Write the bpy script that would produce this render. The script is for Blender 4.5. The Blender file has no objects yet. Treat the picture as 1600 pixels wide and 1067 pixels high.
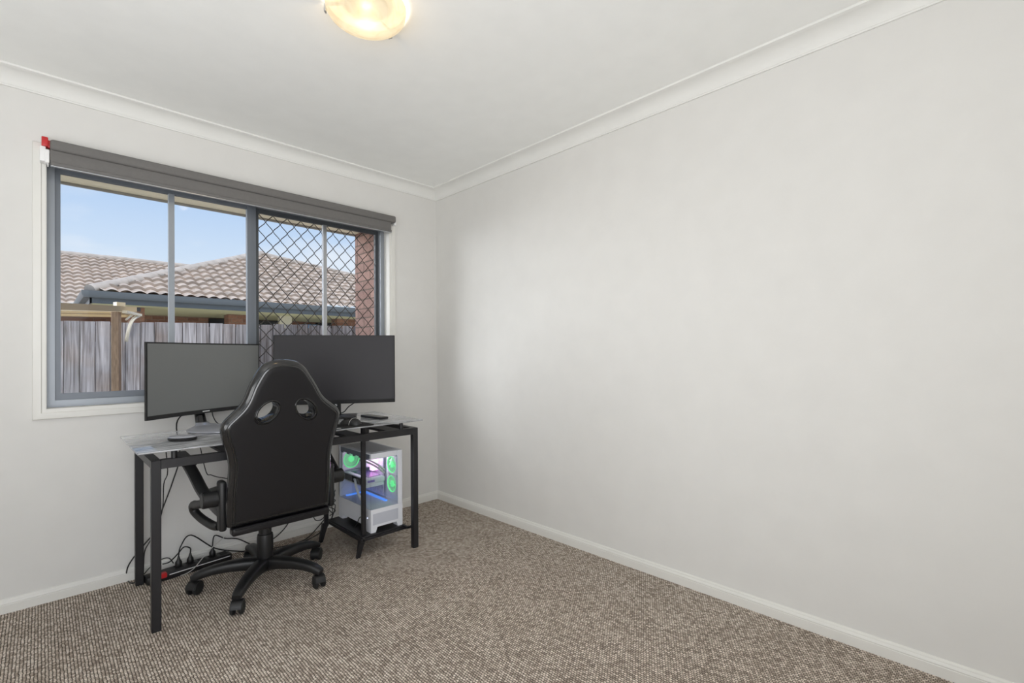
import bpy, bmesh, math, random
from mathutils import Vector, Matrix
from mathutils.geometry import delaunay_2d_cdt, intersect_point_line
from math import pi, sin, cos, sqrt, radians

random.seed(7)
SC = bpy.context.scene
COL = SC.collection

# ------------------------------------------------------------------ camera
CAM = (-2.19631, -3.04703, 1.11372)
YAW, PITCH, ROLL, FPX, PPY = 0.790517, 0.006317, -0.006938, 744.80, 15.14
_f = Vector((cos(PITCH)*cos(YAW), cos(PITCH)*sin(YAW), sin(PITCH)))
_r = _f.cross(Vector((0, 0, 1))).normalized()
_u = _r.cross(_f)
CR = _r*cos(ROLL) + _u*sin(ROLL)
CU = -_r*sin(ROLL) + _u*cos(ROLL)
cam = bpy.data.cameras.new('camera')
camo = bpy.data.objects.new('camera', cam)
COL.objects.link(camo)
M = Matrix((CR, CU, -_f)).transposed().to_4x4()
M.translation = Vector(CAM)
camo.matrix_world = M
cam.sensor_width = 36
cam.lens = FPX/1600*36
cam.shift_y = PPY/1600
cam.clip_start = 0.05
cam.clip_end = 200
SC.camera = camo

# ------------------------------------------------------------------ view
SC.view_settings.view_transform = 'Standard'
SC.view_settings.look = 'None'
SC.view_settings.exposure = 0.19
SC.view_settings.gamma = 1.0
SC.view_settings.use_curve_mapping = False
SC.cycles.use_denoising = True
SC.cycles.max_bounces = 14
SC.cycles.diffuse_bounces = 8
SC.cycles.transparent_max_bounces = 24
SC.cycles.sample_clamp_indirect = 6.0
SC.cycles.caustics_reflective = False
SC.cycles.caustics_refractive = False

# ------------------------------------------------------------------ sky
world = bpy.data.worlds.new('sky')
SC.world = world
world.use_nodes = True
nt = world.node_tree
nt.nodes.clear()
wo = nt.nodes.new('ShaderNodeOutputWorld')
bg = nt.nodes.new('ShaderNodeBackground')
tc = nt.nodes.new('ShaderNodeTexCoord')
sx = nt.nodes.new('ShaderNodeSeparateXYZ')
rp = nt.nodes.new('ShaderNodeValToRGB')
nt.links.new(tc.outputs['Generated'], sx.inputs[0])
nt.links.new(sx.outputs['Z'], rp.inputs[0])
el = rp.color_ramp.elements
el[0].position = 0.0; el[0].color = (0.74, 0.83, 0.93, 1)
el[1].position = 1.0; el[1].color = (0.20, 0.40, 0.80, 1)
e = el.new(0.13); e.color = (0.71, 0.83, 0.96, 1)
e = el.new(0.26); e.color = (0.50, 0.67, 0.92, 1)
e = el.new(0.45); e.color = (0.36, 0.56, 0.90, 1)
mp = nt.nodes.new('ShaderNodeMapping')
mp.inputs['Scale'].default_value = (1.6, 1.6, 5.0)
nz = nt.nodes.new('ShaderNodeTexNoise')
nz.inputs['Scale'].default_value = 2.2
nz.inputs['Detail'].default_value = 6
cr = nt.nodes.new('ShaderNodeValToRGB')
cr.color_ramp.elements[0].position = 0.50
cr.color_ramp.elements[1].position = 0.78
mx = nt.nodes.new('ShaderNodeMixRGB')
mx.inputs[2].default_value = (0.90, 0.93, 0.97, 1)
nt.links.new(tc.outputs['Generated'], mp.inputs[0])
nt.links.new(mp.outputs[0], nz.inputs['Vector'])
nt.links.new(nz.outputs[0], cr.inputs[0])
nt.links.new(cr.outputs[0], mx.inputs[0])
nt.links.new(rp.outputs[0], mx.inputs[1])
nt.links.new(mx.outputs[0], bg.inputs[0])
bg.inputs[1].default_value = 0.90
nt.links.new(bg.outputs[0], wo.inputs[0])


def add_light(name, typ, loc, energy, color, **kw):
    l = bpy.data.lights.new(name, typ)
    l.energy = energy
    l.color = color
    rot = kw.pop('rot', None)
    for k, v in kw.items():
        setattr(l, k, v)
    o = bpy.data.objects.new(name, l)
    COL.objects.link(o)
    o.location = loc
    if rot:
        o.rotation_euler = rot
    return o


sun = add_light('sun', 'SUN', (3, -6, 9), 2.7, (1.0, 0.96, 0.90), angle=radians(12))
sun.rotation_euler = Vector((-0.10, 0.45, -0.90)).to_track_quat('-Z', 'Y').to_euler()
# added broad sun lamp low on the left, brightening the room through the window
fill_sun = add_light('low_fill_sun', 'SUN', (-8, 6, 5), 3.4, (0.97, 0.985, 1.0), angle=radians(40))
fill_sun.rotation_euler = Vector((0.74, -0.58, -0.22)).to_track_quat('-Z', 'Y').to_euler()
# added fill lights set in made-up openings in the left and rear walls
d1 = add_light('side_fill_light', 'AREA', (-3.37, -2.3, 1.10), 26, (0.985, 0.99, 1.0), shape='RECTANGLE', size=1.6, size_y=2.0)
d1.rotation_euler = Vector((1, -0.10, 1.0)).to_track_quat('-Z', 'Z').to_euler()
d2 = add_light('rear_fill_light', 'AREA', (-2.55, -3.97, 1.10), 36, (0.99, 0.99, 1.0), shape='RECTANGLE', size=1.4, size_y=2.0)
d2.rotation_euler = Vector((-0.05, 1, 0.50)).to_track_quat('-Z', 'Z').to_euler()

# ------------------------------------------------------------------ helpers
def lin(c):
    return tuple((x/255/12.92 if x/255 <= 0.04045 else ((x/255+0.055)/1.055)**2.4) for x in c)


def U(px, py, ax, val):
    """point where the sight line of a photo pixel meets the plane axis=val"""
    d = CR*((px-800)/FPX) - CU*((py-533.5-PPY)/FPX) + _f
    o = Vector(CAM)
    return o + d*((val-o[ax])/d[ax])


MATS = {}


def mat(name, rgb, rough=0.5, metal=0.0, noise=0.0, nscale=8.0, bump=0.0, bscale=200.0, spec=0.5,
        coat=0.0, emis=None, estr=0.0, stretch=(1, 1, 1)):
    if name in MATS:
        return MATS[name]
    m = bpy.data.materials.new(name)
    m.use_nodes = True
    t = m.node_tree
    b = t.nodes['Principled BSDF']
    c = lin(rgb)
    b.inputs['Base Color'].default_value = (*c, 1)
    b.inputs['Roughness'].default_value = rough
    b.inputs['Metallic'].default_value = metal
    b.inputs['Specular IOR Level'].default_value = spec
    b.inputs['Coat Weight'].default_value = coat
    if emis:
        b.inputs['Emission Color'].default_value = (*lin(emis), 1)
        b.inputs['Emission Strength'].default_value = estr
    tcn = t.nodes.new('ShaderNodeTexCoord')
    mpn = t.nodes.new('ShaderNodeMapping')
    mpn.inputs['Scale'].default_value = stretch
    t.links.new(tcn.outputs['Object'], mpn.inputs[0])
    n = t.nodes.new('ShaderNodeTexNoise')
    n.inputs['Scale'].default_value = nscale
    n.inputs['Detail'].default_value = 5
    t.links.new(mpn.outputs[0], n.inputs['Vector'])
    r = t.nodes.new('ShaderNodeValToRGB')
    k = max(noise, 0.015)
    r.color_ramp.elements[0].color = (*[x*(1-k) for x in c], 1)
    r.color_ramp.elements[1].color = (*[min(1, x*(1+k)) for x in c], 1)
    r.color_ramp.elements[0].position = 0.3
    r.color_ramp.elements[1].position = 0.7
    t.links.new(n.outputs[0], r.inputs[0])
    t.links.new(r.outputs[0], b.inputs['Base Color'])
    if bump:
        n2 = t.nodes.new('ShaderNodeTexNoise')
        n2.inputs['Scale'].default_value = bscale
        n2.inputs['Detail'].default_value = 3
        t.links.new(mpn.outputs[0], n2.inputs['Vector'])
        bp = t.nodes.new('ShaderNodeBump')
        bp.inputs['Strength'].default_value = bump
        bp.inputs['Distance'].default_value = 0.002
        t.links.new(n2.outputs[0], bp.inputs['Height'])
        t.links.new(bp.outputs[0], b.inputs['Normal'])
    MATS[name] = m
    return m


def glass_mat(name, tint, ior=1.45, gloss=(1, 1, 1), grough=0.0):
    m = bpy.data.materials.new(name)
    m.use_nodes = True
    t = m.node_tree
    t.nodes.clear()
    o = t.nodes.new('ShaderNodeOutputMaterial')
    mixn = t.nodes.new('ShaderNodeMixShader')
    fr = t.nodes.new('ShaderNodeFresnel')
    fr.inputs['IOR'].default_value = ior
    tr = t.nodes.new('ShaderNodeBsdfTransparent')
    tr.inputs[0].default_value = (*tint, 1)
    g = t.nodes.new('ShaderNodeBsdfGlossy')
    g.inputs['Color'].default_value = (*gloss, 1)
    g.inputs['Roughness'].default_value = grough
    ge = t.nodes.new('ShaderNodeNewGeometry')      # mirror only off the outer faces of the sheet
    sb = t.nodes.new('ShaderNodeMath'); sb.operation = 'SUBTRACT'; sb.inputs[0].default_value = 1.0
    ml = t.nodes.new('ShaderNodeMath'); ml.operation = 'MULTIPLY'
    t.links.new(ge.outputs['Backfacing'], sb.inputs[1])
    t.links.new(fr.outputs[0], ml.inputs[0]); t.links.new(sb.outputs[0], ml.inputs[1])
    t.links.new(ml.outputs[0], mixn.inputs[0])
    t.links.new(tr.outputs[0], mixn.inputs[1])
    t.links.new(g.outputs[0], mixn.inputs[2])
    t.links.new(mixn.outputs[0], o.inputs[0])
    return m


def nbm():
    return bmesh.new()


def box(bm, x0, x1, y0, y1, z0, z1, bev=0.0, seg=2):
    res = bmesh.ops.create_cube(bm, size=1.0)
    vs = res['verts']
    for v in vs:
        v.co = Vector(((x0+x1)/2 + v.co.x*(x1-x0), (y0+y1)/2 + v.co.y*(y1-y0), (z0+z1)/2 + v.co.z*(z1-z0)))
    if bev > 0:
        es = list({e for v in vs for e in v.link_edges})
        bmesh.ops.bevel(bm, geom=es, offset=bev, segments=seg, affect='EDGES', profile=0.5)
    return bm


def xbox(bm, M4, sx_, sy_, sz_, bev=0.0, seg=2):
    """box of the given size centred at M4's origin, in M4's frame"""
    res = bmesh.ops.create_cube(bm, size=1.0)
    vs = res['verts']
    for v in vs:
        v.co = Vector((v.co.x*sx_, v.co.y*sy_, v.co.z*sz_))
    if bev > 0:
        es = list({e for v in vs for e in v.link_edges})
        rb = bmesh.ops.bevel(bm, geom=es, offset=bev, segments=seg, affect='EDGES', profile=0.5)
        vs = list({v for f in rb['faces'] for v in f.verts} | {v for v in vs if v.is_valid})
    bmesh.ops.transform(bm, matrix=M4, verts=vs)
    return bm


def crom(pts, k=6, closed=False):
    pts = [Vector(p) for p in pts]
    n = len(pts)
    out = []
    rng = n if closed else n-1
    for i in range(rng):
        if closed:
            p0, p1, p2, p3 = pts[(i-1) % n], pts[i], pts[(i+1) % n], pts[(i+2) % n]
        else:
            p0, p1, p2, p3 = pts[max(i-1, 0)], pts[i], pts[i+1], pts[min(i+2, n-1)]
        for j in range(k):
            t = j/k
            out.append(0.5*((2*p1) + (p2-p0)*t + (2*p0-5*p1+4*p2-p3)*t*t + (3*p1-p0-3*p2+p3)*t**3))
    if not closed:
        out.append(pts[-1])
    return out


def loft(bm, rings, closed_ring=True, cap=True, closed_path=False):
    vr = [[bm.verts.new(p) for p in r] for r in rings]
    n = len(vr[0])
    m = len(vr)
    for i in range(m if closed_path else m-1):
        a, b = vr[i], vr[(i+1) % m]
        for j in range(n if closed_ring else n-1):
            k = (j+1) % n
            bm.faces.new((a[j], a[k], b[k], b[j]))
    if cap and closed_ring and not closed_path:
        bm.faces.new(list(reversed(vr[0])))
        bm.faces.new(vr[-1])
    return bm


def tube(bm, pts, r, n=8, k=0, closed=False, ry=None):
    """sweep a round (or r x ry elliptical) section along points; k>0 smooths"""
    P = crom(pts, k, closed) if k else [Vector(p) for p in pts]
    m = len(P)
    rings = []
    prev = None
    for i in range(m):
        if closed:
            t = (P[(i+1) % m]-P[i-1])
        else:
            t = P[min(i+1, m-1)]-P[max(i-1, 0)]
        if t.length < 1e-9:
            t = Vector((0, 0, 1))
        t.normalize()
        if prev is None:
            a = Vector((0, 0, 1)) if abs(t.z) < 0.9 else Vector((1, 0, 0))
            nx = (a - t*a.dot(t)).normalized()
        else:
            nx = (prev - t*prev.dot(t))
            nx = nx.normalized() if nx.length > 1e-6 else prev
        prev = nx
        ny = t.cross(nx)
        rr = r[min(int(i*len(r)/m), len(r)-1)] if isinstance(r, (list, tuple)) else r
        rings.append([P[i] + nx*(cos(2*pi*j/n)*rr) + ny*(sin(2*pi*j/n)*(ry or rr)) for j in range(n)])
    return loft(bm, rings, closed_path=closed)


def lathe(bm, prof, n=32, M4=None, cap0=True, cap1=True):
    """prof: (radius, z) list"""
    M4 = M4 or Matrix.Identity(4)
    rings = [[M4 @ Vector((max(r, 1e-5)*cos(2*pi*j/n), max(r, 1e-5)*sin(2*pi*j/n), z)) for j in range(n)] for r, z in prof]
    vr = [[bm.verts.new(p) for p in r] for r in rings]
    for a, b in zip(vr, vr[1:]):
        for j in range(n):
            k = (j+1) % n
            bm.faces.new((a[j], a[k], b[k], b[j]))
    if cap0:
        bm.faces.new(list(reversed(vr[0])))
    if cap1:
        bm.faces.new(vr[-1])
    return bm


def prism(bm, poly, ax, a, b):
    """extrude a 2D polygon along axis ax from a to b; poly coords are the other two axes in order"""
    def P(q, w):
        c = [q[0], q[1]]
        c.insert(ax, w)
        return Vector(c)
    A = [bm.verts.new(P(q, a)) for q in poly]
    B = [bm.verts.new(P(q, b)) for q in poly]
    n = len(poly)
    for i in range(n):
        j = (i+1) % n
        bm.faces.new((A[i], A[j], B[j], B[i]))
    bm.faces.new(list(reversed(A)))
    bm.faces.new(B)
    return bm


def T(x, y, z, rz=0.0, rx=0.0, ry=0.0):
    return Matrix.Translation((x, y, z)) @ Matrix.Rotation(rz, 4, 'Z') @ Matrix.Rotation(ry, 4, 'Y') @ Matrix.Rotation(rx, 4, 'X')


def rootmat(o):
    m = Matrix.Identity(4)
    while o:
        m = (Matrix.Translation(o.location) @ o.rotation_euler.to_matrix().to_4x4()) @ m
        o = o.parent
    return m


def obj(name, bm, m, parent=None, world=True, smooth=40, label=None):
    bmesh.ops.recalc_face_normals(bm, faces=bm.faces)
    if parent is not None and world:
        bmesh.ops.transform(bm, matrix=rootmat(parent).inverted(), verts=bm.verts)
    me = bpy.data.meshes.new(name)
    bm.to_mesh(me)
    bm.free()
    if smooth:
        me.polygons.foreach_set('use_smooth', [True]*len(me.polygons))
        me.set_sharp_from_angle(angle=radians(smooth))
    o = bpy.data.objects.new(name, me)
    COL.objects.link(o)
    if m:
        me.materials.append(m)
    if parent is not None:
        o.parent = parent
    if label:
        o['label'] = label
    return o


def thing(name, label, cat, loc=(0, 0, 0), rz=0.0, group=None):
    o = bpy.data.objects.new(name, None)
    COL.objects.link(o)
    o.empty_display_size = 0.1
    o.location = loc
    o.rotation_euler = (0, 0, rz)
    o['label'] = label
    o['category'] = cat
    if group:
        o['group'] = group
    return o


def tag(o, label, cat, group=None, kind=None):
    o['label'] = label
    o['category'] = cat
    if group:
        o['group'] = group
    if kind:
        o['kind'] = kind
    return o


def struct(name, bm, m, label, cat, smooth=40):
    o = obj(name, bm, m, smooth=smooth)
    return tag(o, label, cat, kind='structure')


def drop_origin(o, loc):
    """put a top-level mesh's origin at loc, leaving its geometry where it is"""
    o.data.transform(Matrix.Translation(-Vector(loc)))
    o.location = loc
    return o


# ------------------------------------------------------------------ materials
M_wall = mat('wall_paint', (221, 220, 217), 0.65, bump=0.06, bscale=260, spec=0.25)
M_ceil = mat('ceiling_paint', (246, 247, 245), 0.8, bump=0.04, bscale=300, spec=0.2)
M_corn = mat('cornice_paint', (231, 231, 228), 0.7, spec=0.2)
M_trim = mat('trim_gloss_white', (226, 225, 220), 0.35, spec=0.45)
M_alu = mat('grey_powdercoat', (150, 156, 163), 0.35, 0.25, spec=0.5)
M_alud = mat('dark_grey_powdercoat', (76, 80, 84), 0.4, 0.2)
M_aluL = mat('bare_aluminium', (176, 178, 182), 0.3, 0.7)
M_blind = mat('blind_fabric', (110, 108, 106), 0.75, bump=0.15, bscale=900, noise=0.04, nscale=60)
M_blindr = mat('blind_rail', (138, 135, 130), 0.45, 0.2)
M_whitep = mat('white_plastic', (236, 236, 236), 0.4)
M_red = mat('red_plastic', (190, 38, 42), 0.4)
M_grille = mat('grille_wire', (70, 66, 62), 0.45, 0.35, noise=0.25, nscale=40)
M_frame = mat('desk_black_steel', (28, 27, 30), 0.42, 0.0, bump=0.05, bscale=700, spec=0.5)
M_leather = mat('black_faux_leather', (19, 18, 21), 0.38, bump=0.10, bscale=480, spec=0.4)
M_leather2 = mat('black_glossy_leather', (18, 18, 20), 0.16, bump=0.04, bscale=300, spec=0.7, coat=0.35)
M_pipe = mat('black_piping', (18, 18, 19), 0.3)
M_bplast = mat('black_plastic', (23, 23, 24), 0.42, bump=0.05, bscale=600)
M_bgloss = mat('gloss_black_plastic', (16, 16, 18), 0.12, spec=0.6)
M_rubber = mat('black_rubber', (20, 20, 20), 0.7)
M_cable = mat('black_cable', (22, 22, 23), 0.45)
M_gcable = mat('pale_grey_cable', (190, 188, 184), 0.5)
M_screen = mat('screen_off', (108, 110, 109), 0.32, spec=0.5)  # base grey lifted to paint in the bright wall it mirrors
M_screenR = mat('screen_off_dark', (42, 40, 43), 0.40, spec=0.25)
M_case = mat('white_steel_case', (222, 224, 230), 0.4, spec=0.4)
M_case2 = mat('case_grey_plastic', (118, 124, 138), 0.5)
M_sheen = mat('painted_sheen_grey', (176, 178, 186), 0.16, 0.3)  # pale grey paints in the bright reflection on dark glossy tops
M_chrome = mat('chrome', (210, 210, 210), 0.15, 1.0)


def carpet_mat():
    m = bpy.data.materials.new('loop_pile_carpet')
    m.use_nodes = True
    t = m.node_tree
    N, L = t.nodes, t.links
    b = N['Principled BSDF']
    b.inputs['Roughness'].default_value = 0.95
    b.inputs['Specular IOR Level'].default_value = 0.1

    def mth(op, a, c=None):
        n = N.new('ShaderNodeMath')
        n.operation = op
        for i, v in enumerate((a, c)):
            if v is None:
                continue
            if isinstance(v, (int, float)):
                n.inputs[i].default_value = v
            else:
                L.new(v, n.inputs[i])
        return n.outputs[0]
    tcn = N.new('ShaderNodeTexCoord')
    wob = N.new('ShaderNodeTexNoise')
    wob.inputs['Scale'].default_value = 45
    wob.inputs['Detail'].default_value = 2
    L.new(tcn.outputs['Object'], wob.inputs['Vector'])
    va = N.new('ShaderNodeVectorMath'); va.operation = 'MULTIPLY_ADD'
    va.inputs[1].default_value = (0.007, 0.007, 0)
    L.new(wob.outputs['Color'], va.inputs[0])
    L.new(tcn.outputs['Object'], va.inputs[2])
    s = N.new('ShaderNodeSeparateXYZ')
    L.new(va.outputs[0], s.inputs[0])
    u = mth('DIVIDE', s.outputs['X'], 0.0094)
    v = mth('DIVIDE', s.outputs['Y'], 0.0108)
    ui = mth('FLOOR', u)
    v2 = mth('ADD', v, mth('MULTIPLY', ui, 0.5))
    vi = mth('FLOOR', v2)
    su = mth('ABSOLUTE', mth('SINE', mth('MULTIPLY', u, pi)))
    sv = mth('ABSOLUTE', mth('SINE', mth('MULTIPLY', v2, pi)))
    h = mth('MULTIPLY', mth('POWER', su, 0.6), mth('POWER', sv, 0.45))
    cb = N.new('ShaderNodeCombineXYZ')
    L.new(ui, cb.inputs[0]); L.new(vi, cb.inputs[1])
    wn = N.new('ShaderNodeTexWhiteNoise')
    L.new(cb.outputs[0], wn.inputs['Vector'])
    big = N.new('ShaderNodeTexNoise')
    big.inputs['Scale'].default_value = 5
    big.inputs['Detail'].default_value = 4
    L.new(tcn.outputs['Object'], big.inputs['Vector'])
    # yarn colour: per-tuft choice between pale and brown flecks
    yr = N.new('ShaderNodeValToRGB')
    e = yr.color_ramp.elements
    e[0].position = 0.0; e[0].color = (*lin((138, 125, 113)), 1)
    e[1].position = 1.0; e[1].color = (*lin((244, 234, 222)), 1)
    q = e.new(0.35); q.color = (*lin((188, 174, 160)), 1)
    q = e.new(0.7); q.color = (*lin((220, 208, 194)), 1)
    mixv = mth('ADD', mth('MULTIPLY', wn.outputs['Value'], 0.75), mth('MULTIPLY', big.outputs[0], 0.3))
    L.new(mixv, yr.inputs[0])
    # backing between the tufts is dark brown yarn
    hr = N.new('ShaderNodeValToRGB')
    hr.color_ramp.elements[0].position = 0.25
    hr.color_ramp.elements[1].position = 0.72
    L.new(h, hr.inputs[0])
    mc = N.new('ShaderNodeMixRGB')
    mc.inputs[1].default_value = (*lin((68, 60, 53)), 1)
    L.new(hr.outputs[0], mc.inputs[0])
    L.new(yr.outputs[0], mc.inputs[2])
    L.new(mc.outputs[0], b.inputs['Base Color'])
    bp = N.new('ShaderNodeBump')
    bp.inputs['Strength'].default_value = 0.6
    bp.inputs['Distance'].default_value = 0.004
    L.new(h, bp.inputs['Height'])
    L.new(bp.outputs[0], b.inputs['Normal'])
    return m


def wood_mat():
    m = bpy.data.materials.new('weathered_paling_wood')
    m.use_nodes = True
    t = m.node_tree
    N, L = t.nodes, t.links
    b = N['Principled BSDF']
    b.inputs['Roughness'].default_value = 0.85
    tcn = N.new('ShaderNodeTexCoord')
    oi = N.new('ShaderNodeObjectInfo')
    ad = N.new('ShaderNodeVectorMath'); ad.operation = 'ADD'
    sc = N.new('ShaderNodeVectorMath'); sc.operation = 'SCALE'
    L.new(oi.outputs['Random'], sc.inputs['Scale'])
    sc.inputs[0].default_value = (17, 31, 43)
    L.new(tcn.outputs['Object'], ad.inputs[0]); L.new(sc.outputs[0], ad.inputs[1])
    mpn = N.new('ShaderNodeMapping'); mpn.inputs['Scale'].default_value = (60, 60, 2.2)
    L.new(ad.outputs[0], mpn.inputs[0])
    n1 = N.new('ShaderNodeTexNoise'); n1.inputs['Scale'].default_value = 1.0; n1.inputs['Detail'].default_value = 7
    n1.inputs['Distortion'].default_value = 0.6
    L.new(mpn.outputs[0], n1.inputs['Vector'])
    n2 = N.new('ShaderNodeTexNoise'); n2.inputs['Scale'].default_value = 3.5; n2.inputs['Detail'].default_value = 4
    L.new(ad.outputs[0], n2.inputs['Vector'])
    r1 = N.new('ShaderNodeValToRGB')
    e = r1.color_ramp.elements
    e[0].position = 0.25; e[0].color = (*lin((92, 84, 80)), 1)
    e[1].position = 0.78; e[1].color = (*lin((218, 218, 226)), 1)
    q = e.new(0.5); q.color = (*lin((166, 165, 172)), 1)
    L.new(n1.outputs[0], r1.inputs[0])
    r2 = N.new('ShaderNodeValToRGB')
    r2.color_ramp.elements[0].position = 0.48; r2.color_ramp.elements[1].position = 0.75
    L.new(n2.outputs[0], r2.inputs[0])
    mc = N.new('ShaderNodeMixRGB'); mc.blend_type = 'MULTIPLY'
    mc.inputs[2].default_value = (0.80, 0.69, 0.60, 1)
    L.new(r2.outputs[0], mc.inputs[0]); L.new(r1.outputs[0], mc.inputs[1])
    hs = N.new('ShaderNodeHueSaturation')
    mv = N.new('ShaderNodeMath'); mv.operation = 'MULTIPLY_ADD'; mv.inputs[1].default_value = 0.45; mv.inputs[2].default_value = 0.72
    L.new(oi.outputs['Random'], mv.inputs[0]); L.new(mv.outputs[0], hs.inputs['Value'])
    L.new(mc.outputs[0], hs.inputs['Color'])
    L.new(hs.outputs[0], b.inputs['Base Color'])
    bp = N.new('ShaderNodeBump'); bp.inputs['Strength'].default_value = 0.5; bp.inputs['Distance'].default_value = 0.004
    L.new(n1.outputs[0], bp.inputs['Height']); L.new(bp.outputs[0], b.inputs['Normal'])
    return m


def brick_mat(name, c1, c2, mortar, axes):
    m = bpy.data.materials.new(name)
    m.use_nodes = True
    t = m.node_tree
    N, L = t.nodes, t.links
    b = N['Principled BSDF']
    b.inputs['Roughness'].default_value = 0.9
    tcn = N.new('ShaderNodeTexCoord')
    s = N.new('ShaderNodeSeparateXYZ'); L.new(tcn.outputs['Object'], s.inputs[0])
    cb = N.new('ShaderNodeCombineXYZ')
    L.new(s.outputs[axes[0]], cb.inputs[0]); L.new(s.outputs[axes[1]], cb.inputs[1])
    br = N.new('ShaderNodeTexBrick')
    br.inputs['Scale'].default_value = 1.0
    br.inputs['Brick Width'].default_value = 0.24
    br.inputs['Row Height'].default_value = 0.086
    br.inputs['Mortar Size'].default_value = 0.006
    br.inputs['Mortar Smooth'].default_value = 0.1
    br.inputs['Color1'].default_value = (*lin(c1), 1)
    br.inputs['Color2'].default_value = (*lin(c2), 1)
    br.inputs['Mortar'].default_value = (*lin(mortar), 1)
    L.new(cb.outputs[0], br.inputs['Vector'])
    n = N.new('ShaderNodeTexNoise'); n.inputs['Scale'].default_value = 30; n.inputs['Detail'].default_value = 6
    L.new(tcn.outputs['Object'], n.inputs['Vector'])
    mc = N.new('ShaderNodeMixRGB'); mc.blend_type = 'OVERLAY'; mc.inputs[0].default_value = 0.35
    L.new(br.outputs['Color'], mc.inputs[1]); L.new(n.outputs[0], mc.inputs[2])
    L.new(mc.outputs[0], b.inputs['Base Color'])
    bp = N.new('ShaderNodeBump'); bp.inputs['Strength'].default_value = 0.8; bp.inputs['Distance'].default_value = 0.006
    bp.invert = True
    L.new(br.outputs['Fac'], bp.inputs['Height']); L.new(bp.outputs[0], b.inputs['Normal'])
    return m


M_carpet = carpet_mat()
M_wood = wood_mat()
M_brick = brick_mat('red_brown_brick', (152, 122, 112), (130, 102, 94), (100, 84, 76), ('Y', 'Z'))
M_brickN = brick_mat('neighbour_brick', (152, 112, 92), (128, 90, 74), (140, 120, 104), ('X', 'Z'))
M_pane = glass_mat('window_glass', (0.97, 0.975, 0.98), ior=1.16)
M_deskglass = glass_mat('smoked_desk_glass', (0.55, 0.555, 0.56), ior=1.75, grough=0.03)
_t = M_deskglass.node_tree                    # a thin wiped film of dust lies on the sheet
_o = next(n for n in _t.nodes if n.type == 'OUTPUT_MATERIAL')
_src = _o.inputs[0].links[0].from_socket
_df = _t.nodes.new('ShaderNodeBsdfDiffuse'); _df.inputs[0].default_value = (0.80, 0.82, 0.85, 1)
_tc = _t.nodes.new('ShaderNodeTexCoord'); _mp = _t.nodes.new('ShaderNodeMapping'); _mp.inputs['Scale'].default_value = (4, 22, 4)
_nz = _t.nodes.new('ShaderNodeTexNoise'); _nz.inputs['Scale'].default_value = 1.6; _nz.inputs['Detail'].default_value = 5; _nz.inputs['Distortion'].default_value = 1.2
_rr = _t.nodes.new('ShaderNodeMapRange'); _rr.inputs['From Min'].default_value = 0.3; _rr.inputs['From Max'].default_value = 0.75
_rr.inputs['To Min'].default_value = 0.12; _rr.inputs['To Max'].default_value = 0.48
_mm = _t.nodes.new('ShaderNodeMixShader')
_t.links.new(_tc.outputs['Object'], _mp.inputs[0]); _t.links.new(_mp.outputs[0], _nz.inputs['Vector']); _t.links.new(_nz.outputs[0], _rr.inputs[0])
_t.links.new(_rr.outputs[0], _mm.inputs[0]); _t.links.new(_src, _mm.inputs[1]); _t.links.new(_df.outputs[0], _mm.inputs[2])
_t.links.new(_mm.outputs[0], _o.inputs[0])
M_caseglass = glass_mat('case_glass', (0.90, 0.92, 0.94))

# ------------------------------------------------------------------ room shell
ZC = 2.383
XL, YR = -3.35, -3.95
WX0, WX1, WZ0, WZ1 = -2.177, -0.418, 0.877, 2.043     # window opening

bm = nbm(); box(bm, XL-0.1, 0.1, YR-0.1, 0.1, -0.12, 0.0)
struct('floor', bm, M_carpet, 'grey-brown loop pile carpet covering the whole floor', 'floor', smooth=0)
bm = nbm(); box(bm, XL-0.1, 0.1, YR-0.1, 0.1, ZC, ZC+0.12)
struct('ceiling', bm, M_ceil, 'plain white plaster ceiling above the room', 'ceiling', smooth=0)

bm = nbm()
box(bm, XL-0.1, WX0, 0, 0.14, 0, ZC)
box(bm, WX1, 0.1, 0, 0.14, 0, ZC)
box(bm, WX0, WX1, 0, 0.14, 0, WZ0)
box(bm, WX0, WX1, 0, 0.14, WZ1, ZC)
struct('wall_back', bm, M_wall, 'off-white painted wall with the window, behind the desk', 'wall', smooth=0)
bm = nbm(); box(bm, 0, 0.1, YR-0.1, 0, 0, ZC)
struct('wall_right', bm, M_wall, 'bare off-white wall along the right side of the room', 'wall', smooth=0)
bm = nbm()
box(bm, XL-0.1, XL, YR-0.1, -3.15, 0, ZC)
box(bm, XL-0.1, XL, -1.45, 0, 0, ZC)
box(bm, XL-0.1, XL, -3.15, -1.45, 2.15, ZC)  # gap below is added to let in the side fill light
struct('wall_left', bm, M_wall, 'off-white wall on the left, outside the photo', 'wall', smooth=0)
bm = nbm()
box(bm, XL, -3.3, YR-0.1, YR, 0, ZC)
box(bm, -1.8, 0, YR-0.1, YR, 0, ZC)
box(bm, -3.3, -1.8, YR-0.1, YR, 2.15, ZC)  # gap below is added to let in the rear fill light
struct('wall_front', bm, M_wall, 'off-white wall behind the camera with an added opening for the fill light', 'wall', smooth=0)


def run_profile(name, prof, wall, a, b, m, label, cat):
    """prof: (out, z) polygon; run along one wall from a to b, mitred at the room corner 0"""
    bm = nbm()
    def P(o_, z, s):
        if wall == 'back':      # along x, out = -y
            x = {'c': -o_}.get(s, s)
            return Vector((x, -o_, z))
        if wall == 'right':     # along y, out = -x
            y = {'c': -o_}.get(s, s)
            return Vector((-o_, y, z))
        if wall == 'left':
            y = {'c': -o_}.get(s, s)
            return Vector((XL+o_, y, z))
    loft(bm, [[P(o_, z, a) for o_, z in prof], [P(o_, z, b) for o_, z in prof]])
    return struct(name, bm, m, label, cat, smooth=30)


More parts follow.
